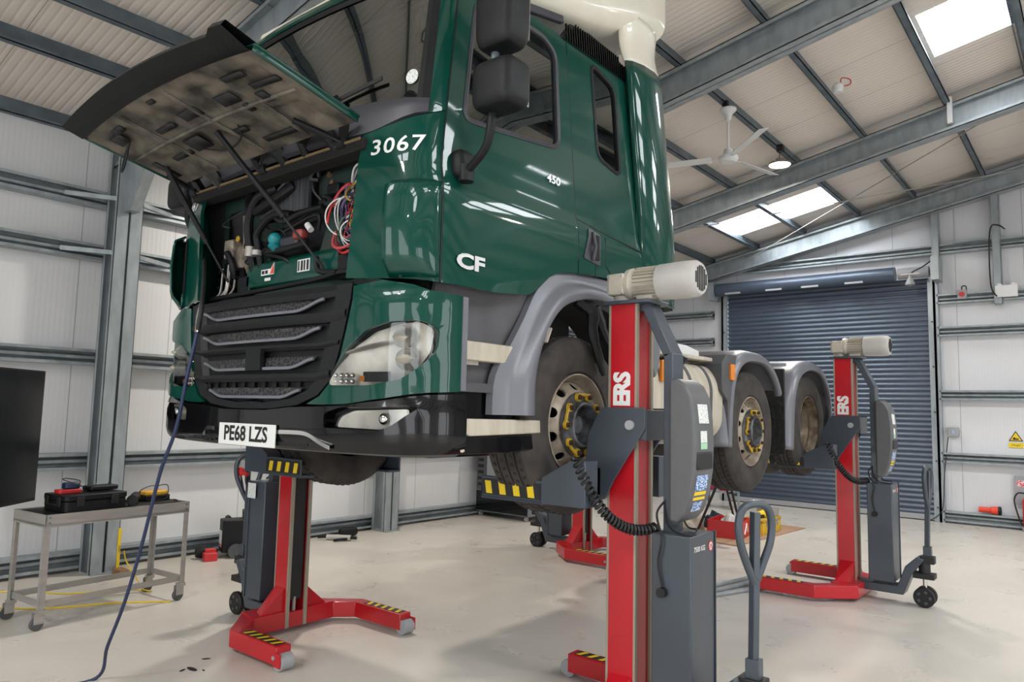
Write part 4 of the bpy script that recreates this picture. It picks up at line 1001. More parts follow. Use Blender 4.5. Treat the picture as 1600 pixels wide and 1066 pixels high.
# ---- wheels, tanks, mudguards, chassis
M_flap = mat('flap_rubber', '141414', .55, bump=1., bscale=26)
def wheel(yc, zc, g, kind):
    Xo = 1.198
    O = (0, yc, zc); w_ = .33 if kind != 'dual' else .29
    P = lambda prof: [(g*(Xo-a), r) for a, r in prof]
    prof = [(.035, .300), (.012, .315), (.004, .36), (.0, .41), (.006, .46), (.022, .492), (.034, .503), (.05, .516), (.095, .520), (.097, .508), (.107, .508), (.109, .520), (w_/2-.006, .520), (w_/2-.004, .508), (w_/2+.004, .508), (w_/2+.006, .520), (w_-.107, .520), (w_-.105, .508), (w_-.097, .508), (w_-.095, .520), (w_-.05, .516), (w_-.03, .50), (w_-.006, .46), (w_, .41), (w_-.01, .34), (w_-.03, .30)]
    ty = tb(MB().lathe(P(prof), O, 'x', 64), 'tyre', M_rub, ang=30)
    mb = MB()
    for i in range(64):
        a = 2*PI*i/64
        for k, xx in enumerate((.075, w_/2-.035, w_/2+.035, w_-.075)):
            b = a+.05*(k % 2); c = Vector((g*(Xo-xx), yc+.5205*math.cos(b), zc+.5205*math.sin(b)))
            mb.box(c, (.022, .012, .004), Matrix.Rotation(b-PI/2, 3, 'X') @ Matrix.Rotation(.5*(-1)**k, 3, 'Z'))
    tb(mb, 'tread_sipe', M_ink, ty, smooth=False)['kind'] = 'stuff'
    rim = [(.035, .300), (.018, .300), (.016, .292), (.028, .284), (.05, .277), (.075, .272), (.09, .258), (.16, .252), (.24, .262), (.30, .285)]
    rm = tb(MB().lathe(P(rim), O, 'x', 64), 'wheel_rim', M_rimr if kind == 'dual' else M_rim, ty)
    if kind == 'dual':
        # deep dished disc far inside, second tyre behind it
        mb = MB().lathe(P([(.10, .26), (.15, .235), (.20, .22), (.235, .18), (.24, .14)]), O, 'x', 48); tb(mb, 'wheel_disc', M_rimr, ty)
        mb = MB().lathe(P([(.24, .14), (.20, .135), (.19, .10), (.12, .095), (.11, .0)]), O, 'x', 32); tb(mb, 'hub', M_hub, ty)
        mb = MB().lathe([(g*(Xo-a-.33), r) for a, r in prof], O, 'x', 48); tb(mb, 'tyre', M_rub)
        for i in range(10):
            a = 2*PI*i/10; c = Vector((g*(Xo-.235), yc+.165*math.cos(a), zc+.165*math.sin(a)))
            tb(MB().cyl(c, c+Vector((g*.03, 0, 0)), .016, 6), 'wheel_nut', M_nut, ty)
        return
    def disc(a, b):
        r = math.hypot(a, b); t = max(0, min(1, (r-.165)/(.262-.165)))
        return Vector((g*(Xo-.015-.085*t**1.6), yc+a, zc+b))
    circ = lambda r, n: [(r*math.cos(2*PI*i/n), r*math.sin(2*PI*i/n)) for i in range(n)]
    hol = []
    for i in range(10):
        a = 2*PI*(i+.5)/10; c = Vector((.226*math.cos(a), .226*math.sin(a))); e, f_ = Vector((math.cos(a), math.sin(a))), Vector((-math.sin(a), math.cos(a)))
        hol.append([tuple(c+e*.024*math.cos(2*PI*k/12)+f_*.031*math.sin(2*PI*k/12)) for k in range(12)])
    mb = MB(); panel(mb, circ(.262, 60), [circ(.155, 40)]+hol, step=.022, f=disc, thick=.012*g); tb(mb, 'wheel_disc', M_rim, ty)
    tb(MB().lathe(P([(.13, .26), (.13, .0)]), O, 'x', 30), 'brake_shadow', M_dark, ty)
    mb = MB().lathe(P([(.02, .192), (.004, .190), (.0, .15), (.0, .135), (-.03, .130), (-.036, .123), (-.030, .115), (.035, .108), (.042, .06), (.022, .05), (.018, .0)]), O, 'x', 40); hb = tb(mb, 'hub', M_hub, ty)
    for i in range(10):
        a = 2*PI*i/10; c = Vector((g*(Xo+.0), yc+.168*math.cos(a), zc+.168*math.sin(a)))
        tb(MB().cyl(c, c+Vector((g*.028, 0, 0)), .017, 6).cyl(c, c+Vector((g*.042, 0, 0)), .010, 8), 'wheel_nut', M_nut, ty)
    for i in range(5):        # linked yellow retainers
        a0 = 2*PI*(2*i)/10; a1 = 2*PI*(2*i+1)/10
        mb = MB()
        for a in (a0, a1):
            c = Vector((g*(Xo+.012), yc+.168*math.cos(a), zc+.168*math.sin(a))); mb.tube([c-Vector((g*.008, 0, 0)), c+Vector((g*.008, 0, 0))], [.026, .024], 14)
        mb.tube([(g*(Xo+.012), yc+.175*math.cos(a0+(a1-a0)*k/4), zc+.175*math.sin(a0+(a1-a0)*k/4)) for k in range(5)], .011, 6)
        tb(mb, 'nut_retainer', M_yel, ty)
for g in (1, -1):
    wheel(3.58, 1.63, g, 'steer'); wheel(6.254, 1.576, g, 'steer'); wheel(7.84, 1.63, g, 'dual')
    def guard(path, name):
        pp = crom([(*p, 0) for p in path], 5); n = len(pp); rows = []
        cx = sum(p.x for p in pp)/n
        for i, p in enumerate(pp):
            t = pp[min(n-1, i+1)]-pp[max(0, i-1)]; t.normalize(); nn = Vector((t.y, -t.x))      # inward
            row = []
            for q, d in ((.66, .0), (1.15, .0), (1.20, .012), (1.235, .04), (1.245, .09), (1.235, .10), (1.19, .10)):
                row.append((g*q, p.x+nn.x*d, p.y+nn.y*d))
            rows.append(row)
        return tb(MB().grid(rows), name, M_trim, solid=.006, ang=50)
    g2 = guard([(5.58, 1.46), (5.60, 1.72), (5.66, 1.98), (5.78, 2.15), (5.98, 2.25), (6.25, 2.27), (6.5, 2.25), (6.7, 2.16), (6.83, 2.05), (6.9, 1.95)], 'mudguard')
    g3 = guard([(7.06, 1.40), (7.09, 1.70), (7.15, 1.95), (7.3, 2.15), (7.55, 2.26), (7.85, 2.29), (8.14, 2.25), (8.34, 2.12), (8.46, 1.95), (8.5, 1.72), (8.5, 1.48)], 'mudguard')
    tb(MB().bb((g*.70, 6.97, 1.36), (g*1.22, 7.0, 2.16)), 'spray_flap', M_flap)
    tb(MB().bar((g*.66, 6.98, 2.20), (g*1.24, 6.98, 2.20), .03, .03), 'flap_rail', M_galv)
    mb = MB().prism(rpoly([(5.62, 1.45), (5.70, 1.45), (5.74, 2.05), (5.80, 2.20), (5.60, 2.20), (5.50, 2.12), (5.50, 1.90), (5.62, 1.82)], .02), g*.95, g*1.24, 'x'); fg_ = tb(mb, 'front_guard', M_trimd, bevel=.012)
    tb(MB().bb((g*1.235, 5.64, 1.99), (g*1.26, 5.72, 2.12)), 'side_marker', M_amber, fg_, bevel=.006)
    # tank
    prof = rpoly([(g*.70, 1.50), (g*1.06, 1.48), (g*1.20, 1.60), (g*1.21, 1.95), (g*1.12, 2.10), (g*.70, 2.12)], .10, 5)
    mb = MB().prism([(a, b) for a, b in prof], 4.86, 5.60, 'y'); tk = tb(mb, 'fuel_tank', M_step, bevel=.02, seg=3)
    cxm = .95*g; pr2 = [(cxm+(a-cxm)*1.015, 1.8+(b-1.8)*1.02) for a, b in prof]
    for y in (5.0, 5.34): tb(MB().prism(pr2, y, y+.05, 'y'), 'tank_strap', M_trimd, tk, bevel=.004)
    tb(MB().cyl((g*1.10, 5.0, 2.08), (g*1.15, 5.0, 2.15), .045, 16), 'tank_cap', M_black, tk)
    mb = MB().prism(rpoly([(g*.70, 1.50), (g*1.06, 1.50), (g*1.18, 1.60), (g*1.19, 1.98), (g*1.12, 2.10), (g*.70, 2.10)], .06), 4.42, 4.80, 'y'); ac = tb(mb, 'battery_box', M_step, bevel=.02)
    tb(MB().bb((g*1.19, 4.55, 1.93), (g*1.215, 4.61, 2.08)), 'side_marker', M_amber, ac, bevel=.006)
    mb = MB().bb((g*.62, 4.4, 2.13), (g*1.16, 5.50, 2.16)); cwk = tb(mb, 'catwalk', M_step, bevel=.006)
    tb(MB().prism(rpoly([(4.9, 2.16), (5.42, 2.16), (5.42, 2.21), (5.2, 2.24), (4.98, 2.24)], .015), g*.78, g*1.08, 'x'), 'cover_tray', M_white, cwk)
    # chassis rail
    tb(MB().bb((g*.38, 2.7, 1.62), (g*.46, 8.62, 1.90)), 'chassis_rail', M_dark)
    tb(MB().bb((g*.40, 4.3, 1.90), (g*.62, 8.5, 2.05)), 'chassis_box', M_dark)
    tb(MB().cyl((g*.60, 5.95, 1.66), (g*.60, 6.55, 1.66), .12, 16), 'air_bag', M_dark)
    tb(MB().cyl((g*.60, 7.55, 1.75), (g*.60, 8.05, 1.75), .12, 16), 'air_bag', M_dark)
    # engine side shields and rag in the arch
    tb(MB().bb((g*.56, 2.64, 1.62), (g*.60, 4.3, 2.44)), 'engine_shield', M_dark)
for yc, zc, r in ((3.58, 1.56, .055), (6.254, 1.53, .07), (7.84, 1.63, .13)):
    mb = MB().cyl((-1.0, yc, zc), (1.0, yc, zc), r, 16); mb.sphere((0, yc, zc), (.22, .22, .2), 16, 10) if yc > 7 else None; tb(mb, 'axle', M_dark)
tb(MB().prism([(2.30, 1.50), (2.9, 1.50), (3.2, 1.40), (3.9, 1.40), (4.2, 1.55), (4.2, 1.62), (2.3, 1.62)], -.34, .34, 'x'), 'engine_sump', M_dark)
tb(MB().bb((-.9, 2.35, 1.50), (.9, 2.58, 1.62)), 'front_crossmember', M_dark)
mb = MB().lathe([(0, .50), (.03, .50), (.05, .44), (.05, .0)], (0, 6.9, 2.19), 'z', 32); tb(mb, 'coupling_plate', M_black)
tb(MB().bb((-.38, 6.5, 2.05), (.38, 7.3, 2.19)), 'coupling_mount', M_dark)
mb = MB().tube(crom([(1.14, 3.62, 2.38), (1.20, 3.68, 2.30), (1.215, 3.66, 2.18), (1.23, 3.72, 2.02), (1.235, 3.76, 1.93)], 5), [.05]*4+[.04]*4+[.035]*4+[.028]*4+[.02]*3+[.015]*2, 8)
mb.tube(crom([(1.18, 3.72, 2.34), (1.21, 3.80, 2.18), (1.22, 3.88, 2.08)], 5), [.045, .045, .04, .04, .03, .03, .03, .02, .02, .015, .01], 8)
tb(mb, 'torn_liner_strip', M_ink)
# ------------------------------------------------------------------ mobile column lifts
LX, LY = -2.18, 3.65          # foot of the mast of the nearest lift
def lz(u, v):                  # (u,z) of the nearest lift seen at a pixel on its front face plane
    p = px(u, v, y=LY-.13); return (p.x-LX, p.z)
def make_lift():
    t = thing('column_lift', 'x', 'vehicle lift', (0, 0, 0), 0)
    def p(mb, name, m, parent=None, **k): return mb.build(name, m, parent or t, **k)
    half = [(-.66, -.60), (-.08, -.60), (.10, -.44), (.24, -.32)]; inn = [(.0, -.36), (-.12, -.485), (-.66, -.485)]
    poly = half+[(a, -b) for a, b in reversed(half)]+[(a, -b) for a, b in reversed(inn)]+inn
    fr = p(MB().prism(poly, .035, .155, 'z'), 'base_frame', M_red, bevel=.006)
    for s in (-1, 1):
        # hazard tape on the leg
        tp = MB(); n = 10
        tp.mi(0).bb((-.62, s*.505, .155), (-.20, s*.58, .1575))
        for i in range(n//2): 
            x = -.61+.084*i; tp.mi(1).add([(x, s*.505, .158), (x+.035, s*.505, .158), (x+.06, s*.58, .158), (x+.025, s*.58, .158)], [(0, 1, 2, 3)])
        p(tp, 'hazard_tape', [M_hblk, M_hyel], fr, smooth=False, fix=False)
        wl = p(MB().lathe([(-.05, .02), (-.05, .056), (.05, .056), (.05, .02)], (-.665, s*.542, .056), 'y', 20, caps=True), 'roller', M_grey, bevel=.004)
        mb = MB().bb((-.71, s*.595, .03), (-.64, s*.605, .12)); p(mb, 'roller_cheek', M_red, fr)
        p(MB().cyl((-.64, s*.592, .085), (-.64, s*.612, .085), .014, 10), 'axle_bolt', M_galv, fr)
        p(MB().prism([(.0, s*.09), (.22, s*.09), (.24, s*.32), (.0, s*.36)], .15, .165, 'z'), 'gusset_plate', M_red, fr)
        mb = MB(); mb.add([(.02, s*.092, .16), (.15, s*.092, .16), (.02, s*.30, .16), (.15, s*.25, .16), (.02, s*.092, .34), (.15, s*.092, .34)], [(0, 1, 3, 2), (0, 2, 4), (1, 5, 3), (2, 3, 5, 4), (0, 4, 5, 1)])
        p(mb, 'mast_gusset', M_red, fr)
    # mast: channel open towards the vehicle, recessed rear
    mb = MB().mi(0); H = 2.355
    for s in (-1, 1): mb.bb((.0, s*.078, .04), (.165, s*.092, H))
    mb.bb((.145, -.078, .04), (.157, .078, H)); 
    mb.mi(1)
    for s in (-1, 1): mb.bb((.157, s*.070, .04), (.171, s*.094, H)); mb.bb((-.012, s*.066, .04), (.002, s*.094, H))
    ms = p(mb, 'mast', [M_red, M_edge], smooth=False)
    p(MB().bb((.02, -.06, .24), (.10, .06, 2.30)), 'mast_cover', M_hblk, ms, smooth=False)
    p(MB().cyl((.03, 0, .05), (.03, 0, .26), .014, 10), 'lift_screw', M_steel, ms)
    mb = MB(); text_mesh(mb, 'ERS', .140, lambda a, b, tt: Vector((.080-b, -.092-tt, lzt+a)), .002, sx=.92, bold=.007, spacing=.92)
    p(mb, 'mast_lettering', M_wlet, ms, smooth=False, fix=False)
    # top plate and drive
    tp = p(MB().prism(rrect(-.05, -.12, .26, .12, .02), H, H+.022, 'z'), 'top_plate', M_slate, bevel=.004)
    mb = MB().bb((-.03, -.09, H+.06), (.075, .09, H+.185)); mb.cyl((.03, 0, H+.02), (.03, 0, H+.07), .06, 20)
    gb = p(mb, 'gearbox', M_motor, bevel=.01)
    for x in (-.02, .06):
        for z in (H+.07, H+.17): p(MB().cyl((x, -.096, z), (x, -.088, z), .009, 8), 'cover_bolt', M_grey, gb)
    for i in range(3): p(MB().bb((-.036, -.07+.07*i-.01, H+.07), (-.03, -.07+.07*i+.01, H+.175)), 'casting_rib', M_motor, gb)
    zc = H+.125
    mt = p(MB().lathe([(0, .03), (0, .092), (.03, .096), (.055, .080), (.20, .080), (.20, .0)], (.07, 0, zc), 'x', 32), 'motor_body', M_motor)
    mb = MB()
    for i in range(26):
        a = 2*PI*i/26; c = Vector((.20, .085*math.cos(a), zc+.085*math.sin(a))); mb.box(c, (.145, .004, .024), Matrix.Rotation(a-PI/2, 3, 'X'))
    p(mb, 'cooling_fins', M_motor, mt, smooth=False)
    mb = MB().bb((.14, -.06, zc-.115), (.24, .06, zc-.07)); p(mb, 'terminal_box', M_motor, mt, bevel=.006)
    cv = p(MB().lathe([(.0, .084), (.0, .100), (.16, .104), (.215, .100), (.235, .086), (.236, .0)], (.27, 0, zc), 'x', 36), 'fan_cover', M_motorw, mt)
    mb = MB()
    for i in range(-3, 4):
        hz = math.sqrt(max(0, .07**2-(.021*i)**2)); mb.bb((.5055, .021*i-.006, zc-hz), (.508, .021*i+.006, zc+hz))
    p(mb, 'fan_slot', M_ink, cv, smooth=False)
    p(MB().tube(crom([(.16, .0, H+.05), (.20, -.02, H+.03), (.24, -.0, H+.0)], 5), .007, 6), 'motor_cable', M_ink, mt)
    # cranked post
    mb = MB()
    def tubebox(a, b, w_=.055, h=.13): mb.bar(a, b, w_, h, up=(0, 1, 0))
    tubebox((.20, 0, H+.0), (.345, 0, 2.06)); tubebox((.345, 0, 2.075), (.345, 0, 1.10)); tubebox((.12, 0, H-.015), (.225, 0, H-.015), .05, .12)
    ps = p(mb, 'control_post', M_slate, bevel=.006)
    # control housing
    prof = [(.375, 1.93), (.42, 1.935), (.47, 1.90), (.505, 1.83), (.52, 1.72), (.525, 1.58), (.52, 1.45), (.50, 1.32), (.465, 1.23), (.42, 1.18), (.375, 1.19)]
    ch = p(MB().prism(prof, -.115, .125, 'y'), 'control_housing', M_cover, bevel=.015, seg=3)
    for i, (za, zb, va, vb, m) in enumerate(((1.70, 1.80, -.06, .06, M_stick2), (1.60, 1.66, -.05, .03, M_stick2), (1.565, 1.598, -.05, .03, mat('green_sticker%d' % 0, '9cc7a6', .5) if 'green_sticker0' not in MATS else MATS['green_sticker0']), (1.35, 1.43, -.08, .06, M_sticker), (1.30, 1.345, -.08, .06, M_hyel), (1.24, 1.29, -.06, .05, M_sticker))):
        def xs(z):
            for (x0, z0), (x1, z1) in zip(prof, prof[1:]):
                if min(z0, z1) <= z <= max(z0, z1) and x0 > .40: return x0+(x1-x0)*(z-z0)/(z1-z0)
            return .52
        mb = MB().add([(xs(za)+.002, va, za), (xs(za)+.002, vb, za), (xs(zb)+.002, vb, zb), (xs(zb)+.002, va, zb)], [(0, 1, 2, 3)])
        p(mb, 'instruction_sticker', m, ch, smooth=False, fix=False)
    p(MB().bb((.505, -.09, 1.46), (.532, .09, 1.55)), 'control_recess', M_hblk, ch, bevel=.008)
    # carriage
    pl = [(-.02, 1.775), (.245, 1.775), (.245, 1.665), (.05, 1.37), (.0, 1.27), (-.06, 1.25), (-.14, 1.40), (-.12, 1.62), (-.06, 1.73)]
    mb = MB()
    for s in (-1, 1): mb.prism(pl, s*.12, s*.135, 'y')
    mb.bb((.20, -.12, 1.60), (.245, .12, 1.765)); mb.bb((-.12, -.135, 1.28), (-.03, .135, 1.44))
    ca = p(mb, 'carriage', M_slate, bevel=.004)
    for s in (-1, 1):
        p(MB().cyl((.155, s*.135, 1.68), (.155, s*.152, 1.68), .026, 16), 'guide_bolt', M_grey, ca)
        p(MB().cyl((-.10, s*.135, 1.34), (-.10, s*.19, 1.34), .028, 12), 'pivot_roller', M_hblk, ca)
        # fork arm with gusset box and taped toe
        mb = MB().bb((-.17, s*.135, 1.27), (-.03, s*.44, 1.29))
        mb.prism([(.08, 1.25), (.08, 1.49), (-.01, 1.49), (-.20, 1.39), (-.20, 1.25)], s*.34, s*.46, 'y')
        mb.bb((-.63, s*.34, 1.245), (-.19, s*.46, 1.262)); mb.bb((-.63, s*.448, 1.262), (-.19, s*.46, 1.372)); mb.bb((-.05, s*.12, 1.29), (-.10, s*.36, 1.42))
        fk = p(mb, 'fork_arm', M_slate, ca, bevel=.004)
        tp = MB().mi(0).bb((-.62, s*.4605, 1.268), (-.205, s*.4625, 1.355)); 
        for i in range(4):
            x = -.60+.10*i; tp.mi(1).add([(x, s*.4632, 1.345), (x+.045, s*.4632, 1.345), (x+.058, s*.4632, 1.275), (x+.013, s*.4632, 1.275)], [(0, 1, 2, 3)])
        p(tp, 'hazard_tape', [M_hblk, M_hyel], fk, smooth=False, fix=False)
    p(MB().tube(coil((.03, -.475, 1.51), (.29, -.09, 1.145), (.0, -.05, -.13), 26, .022, 8), .0095, 5), 'coiled_cable', M_ink, ca)
    # cabinet at the back
    bx = p(MB().bb((.29, -.14, .20), (.515, .14, 1.125)), 'cabinet', M_slate, bevel=.008)
    p(MB().bb((.500, .1405, .20), (.522, .148, 1.128)), 'cabinet_edge', M_slate, bx)
    mb = MB(); text_mesh(mb, '7500 KG', .036, lambda a, b, tt: Vector((.515+tt, -.045+a, 1.055+b)), .0015, bold=.001); p(mb, 'load_lettering', M_wlet, bx, smooth=False, fix=False)
    mb = MB().mi(0).cyl((.515, .09, 1.055), (.517, .09, 1.055), .028, 24); mb.mi(1).cyl((.515, .09, 1.055), (.5175, .09, 1.055), .021, 24).mi(0)
    for s in (-1, 1): mb.bar((.5182, .09+s*.004, 1.065), (.5182, .09+s*.013, 1.043), .002, .004)
    p(mb, 'round_emblem', [M_redp, M_plate], bx)
    p(MB().tube(crom([(.34, -.05, 1.30), (.30, -.10, 1.22), (.36, -.16, 1.10), (.34, -.16, .98), (.36, -.155, .86)], 6), .006, 6), 'power_lead', M_ink, bx)
    p(MB().cyl((.36, -.175, .83), (.36, -.141, .83), .026, 12), 'plug', M_ink, bx)
    p(MB().tube(crom([(.36, -.03, 1.45), (.33, -.07, 1.25), (.38, -.10, 1.15), (.50, -.13, 1.13), (.48, .0, 1.145), (.40, .05, 1.15), (.36, .0, 1.28)], 6), .005, 6), 'signal_lead', M_ink, bx)
    # pallet truck running gear
    mb = MB().prism([(.18, .09), (.58, .09), (.66, .30), (.76, .44), (.70, .46), (.60, .36), (.53, .17), (.18, .17)], -.09, .09, 'y'); jk = p(mb, 'jack_chassis', M_slate, bevel=.008)
    p(MB().bb((.66, -.07, .26), (.84, .07, .31)).cyl((.75, 0, .30), (.75, 0, .46), .05, 18).bb((.72, -.05, .40), (.84, .05, .47)), 'jack_pump', M_hblk, jk, bevel=.006)
    p(MB().cyl((.75, 0, .12), (.75, 0, .28), .018, 12), 'pump_rod', M_chrome, jk)
    for s in (-1, 1):
        w_ = p(MB().lathe([(-.022, .03), (-.022, .085), (-.014, .092), (.014, .092), (.022, .085), (.022, .03)], (.75, s*.055, .092), 'y', 28, caps=True), 'castor_wheel', M_ink, jk)
        mb = MB()
        for i in range(5):
            a = 2*PI*i/5; mb.box((.75+.052*math.cos(a), s*.079, .092+.052*math.sin(a)), (.022, .003, .026), Matrix.Rotation(-a, 3, 'Y'))
        p(mb, 'wheel_spoke', M_trimd, w_, smooth=False)
    PV = (.775, 0, .44)
    mb = MB().bar((.775, 0, .44), (.80, 0, 1.27), .042, .036, up=(0, 1, 0)); hd = p(mb, 'pull_handle', M_slate, jk, bevel=.004, off=PV); hd.location = PV
    lp = crom([(.795, 0, .92), (.795, .045, 1.01), (.80, .09, 1.12), (.80, .10, 1.22), (.80, .07, 1.29), (.80, 0, 1.31), (.80, -.07, 1.29), (.80, -.10, 1.22), (.80, -.09, 1.12), (.795, -.045, 1.01), (.795, 0, .92)], 6)
    lp_o = p(MB().tube(lp, .020, 12), 'handle_loop', M_slate, hd, off=PV); lp_o.location = PV
    p(MB().bb((.745, -.03, .46), (.815, .03, .56)), 'handle_socket', M_slate, jk, bevel=.004)
    return t
lzt = 1.878
lift = make_lift()
def dup(root, loc, rotz):
    r = root.copy(); col.objects.link(r); r.location = loc; r.rotation_euler = (0, 0, rotz)
    for ch in list(root.children):
        c = ch.copy(); col.objects.link(c); c.parent = r
        for q in list(ch.children):
            d = q.copy(); col.objects.link(d); d.parent = c
    return r
# sub-sub levels are flattened to two before copying
for ch in list(lift.children):
    for q in list(ch.children):
        for e in list(q.children):
            e.parent = ch
LG = 'red column lifts holding the truck'
lift.location = (LX, LY, 0); tag(lift, 'nearest tall red column lift, its legs and grey cabinet cut by the bottom edge', 'vehicle lift', LG)
l2 = dup(lift, (LX+.02, 7.98, 0), 0); tag(l2, 'far red column lift in front of the roller shutter, holding the rearmost wheel', 'vehicle lift', LG)
l3 = dup(lift, (-4.97, 3.50, 0), PI); 
tag(l3, 'red column lift under the front bumper beside the steel trolley', 'vehicle lift', LG)
l4 = dup(lift, (-5.08, 7.78, 0), PI); tag(l4, 'farthest red column lift seen beneath the truck near the tool cabinet', 'vehicle lift', LG)

for lf, a in ((lift, -30), (l2, -8), (l3, -31), (l4, 25)):
    for ch in lf.children:
        for q in [ch]+list(ch.children):
            if q.name.startswith(('pull_handle', 'handle_loop')): q.rotation_euler = (0, 0, R(a))
# ------------------------------------------------------------------ steel trolley and what lies on it
def part(t, mb, name, m, parent=None, **k): return mb.build(name, m, parent or t, **k)
TRX, TRY, TRA = -6.667, 2.744, R(5.7)
tr = thing('steel_trolley', 'stainless steel tool trolley with a dark top on four castors by the left wall', 'trolley', (TRX, TRY, 0), TRA)
def trw(x, y, z=.862):      # trolley local to world
    c, s = math.cos(TRA), math.sin(TRA); return (TRX+x*c-y*s, TRY+x*s+y*c, z)
mb = MB(); mb.bb((-.265, -.60, .775), (.265, .60, .79))
for a, b in (((.253, -.6, .765), (.265, .6, .862)), ((-.265, -.6, .765), (-.253, .6, .862)), ((-.265, -.6, .765), (.265, -.588, .862)), ((-.265, .588, .765), (.265, .6, .862))): mb.bb(a, b)
top = part(tr, mb, 'trolley_top', M_steel, smooth=False)
part(tr, MB().bb((-.252, -.587, .845), (.252, .587, .855)), 'rubber_mat', M_ink, top)
for sx in (-1, 1):
    for sy in (-1, 1):
        mb = MB().bb((sx*.265, sy*.598, .14), (sx*.225, sy*.590, .80)).bb((sx*.263, sy*.598, .14), (sx*.257, sy*.555, .80))
        lg = part(tr, mb, 'leg', M_steel, smooth=False)
        for q in (.80, .84): part(tr, MB().cyl((sx*.266, sy*.57, q), (sx*.272, sy*.57, q), .008, 8), 'bolt', M_galvd, lg)
        mb = MB().bar((sx*.245, sy*.575, .15), (sx*.245, sy*.575, .125), .06, .06, up=(0, 1, 0)); mb.bb((sx*.245-.022, sy*.575-.05, .05), (sx*.245-.018, sy*.575+.02, .13)); mb.bb((sx*.245+.018, sy*.575-.05, .05), (sx*.245+.022, sy*.575+.02, .13))
        cs_ = part(tr, mb, 'castor_fork', M_steel, smooth=False)
        part(tr, MB().lathe([(-.016, .01), (-.016, .045), (-.008, .05), (.008, .05), (.016, .045), (.016, .01)], (sx*.245, sy*.575-.022, .05), 'x', 24, caps=True), 'castor_wheel', M_trimd, cs_)
for a, b in (((-.245, -.59, .19), (-.245, .59, .19)), ((.245, -.59, .19), (.245, .59, .19)), ((-.245, -.58, .19), (.245, -.58, .19)), ((-.245, .58, .19), (.245, .58, .19))):
    part(tr, MB().bar(a, b, .006, .05), 'lower_rail', M_steel, smooth=False)
# hard case
cx, cy, cz = trw(.045, -.20)
ca_ = thing('hard_case', 'black plastic hard case lying on the steel trolley', 'tool case', (cx, cy, .856), TRA+R(2))
part(ca_, MB().prism(rrect(-.17, -.25, .17, .25, .03), .0, .085, 'z'), 'case_base', M_black, bevel=.006)
part(ca_, MB().prism(rrect(-.175, -.255, .175, .255, .03), .088, .135, 'z'), 'case_lid', M_black, bevel=.008)
for y in (-.14, .14): part(ca_, MB().bb((.172, y-.03, .045), (.188, y+.03, .12)), 'latch', M_ink, bevel=.004)
for x in (-.09, .09): part(ca_, MB().bb((x-.025, -.27, .045), (x+.025, -.254, .12)), 'latch', M_ink, bevel=.004)
part(ca_, MB().tube([(-.06, -.255, .06), (-.06, -.275, .06), (.06, -.275, .06), (.06, -.255, .06)], .009, 8), 'handle', M_ink)
def on_case(x, y): c, s = math.cos(TRA+R(2)), math.sin(TRA+R(2)); return (cx+x*c-y*s, cy+x*s+y*c, .856+.136)
t = thing('multimeter', 'red and blue handheld meter with leads on the black case', 'multimeter', on_case(-.02, -.14), TRA)
part(t, MB().prism(rrect(-.05, -.09, .05, .09, .02), 0, .032, 'z'), 'meter_body', M_redp, bevel=.006)
part(t, MB().prism(rrect(-.04, -.04, .04, .08, .02), .033, .085, 'z'), 'meter_head', M_blue, bevel=.012)
part(t, MB().tube(crom([(.0, .08, .06), (-.03, .10, .09), (-.03, .0, .115), (.02, -.05, .11), (.04, .09, .05), (.02, .12, .01)], 6), .004, 6), 'test_lead', M_ink)
t = thing('diagnostic_unit', 'flat black handheld unit lying across the black case lid', 'tool', on_case(-.03, .13), TRA+R(4))
part(t, MB().prism(rrect(-.07, -.12, .07, .12, .02), .008, .045, 'z'), 'unit_body', M_black, bevel=.01)
part(t, MB().prism(rrect(-.05, -.09, .05, .05, .01), .0, .009, 'z'), 'rubber_foot', M_ink)
part(t, MB().tube([(-.02, .08, .045), (-.04, .10, .07)], .005, 6), 'antenna', M_ink)
t = thing('socket_chain', 'bright metal connectors bunched beside the black case', 'connectors', trw(.11, .10, .856), TRA)
for i, (x, y, z) in enumerate(((0, 0, .014), (.02, .02, .014), (-.015, .025, .014), (.0, .01, .04), (.02, -.02, .014))):
    part(t, MB().cyl((x-.012, y, z), (x+.016, y+.01, z), .0135, 10), 'connector', M_chrome if i % 2 else M_grey)
t = thing('torch', 'black and green cordless torch lying on the trolley past the case', 'torch', trw(.06, .20, .858), TRA+R(235))
part(t, MB().lathe([(-.15, .0), (-.15, .038), (-.05, .042), (.02, .03), (.13, .032), (.15, .045), (.16, .045), (.16, 0)], (0, 0, .05), 'y', 20), 'torch_barrel', M_black)
part(t, MB().lathe([(-.172, .0), (-.17, .03), (-.15, .04)], (0, 0, .05), 'y', 20), 'torch_cap', mat('green_band', '3f8a3c', .5))
part(t, MB().prism(rrect(-.03, -.03, .03, .03, .01), .0, .06, 'z'), 'battery_foot', M_black, bevel=.006)
t = thing('battery_charger', 'yellow and black charger tangled in leads at the trolley end', 'charger', trw(-.10, .47, .856), TRA)
part(t, MB().prism(rrect(-.08, -.12, .08, .12, .02), .0, .05, 'z'), 'charger_base', M_black, bevel=.006)
part(t, MB().prism(rrect(-.07, -.11, .07, .11, .02), .05, .085, 'z'), 'charger_lid', mat('charger_yellow', 'e0a81e', .45), bevel=.008)
part(t, MB().tube(crom([(.0, -.12, .04), (.06, -.16, .10), (.02, -.05, .13), (-.04, .05, .12), (.05, .10, .13), (.09, .08, .03), (.11, .02, .012), (.10, -.06, .012), (.09, -.10, .012)], 6), .004, 6), 'charger_lead', M_ink)
t = tag(MB().tube(crom([trw(.22, .30, .864), trw(.22, .40, .864), trw(.20, .50, .864), trw(.12, .57, .864), trw(.05, .575, .864)], 6), .005, 6).build('black_lead', M_ink), 'thin black lead lying along the trolley top near its far end', 'cable')
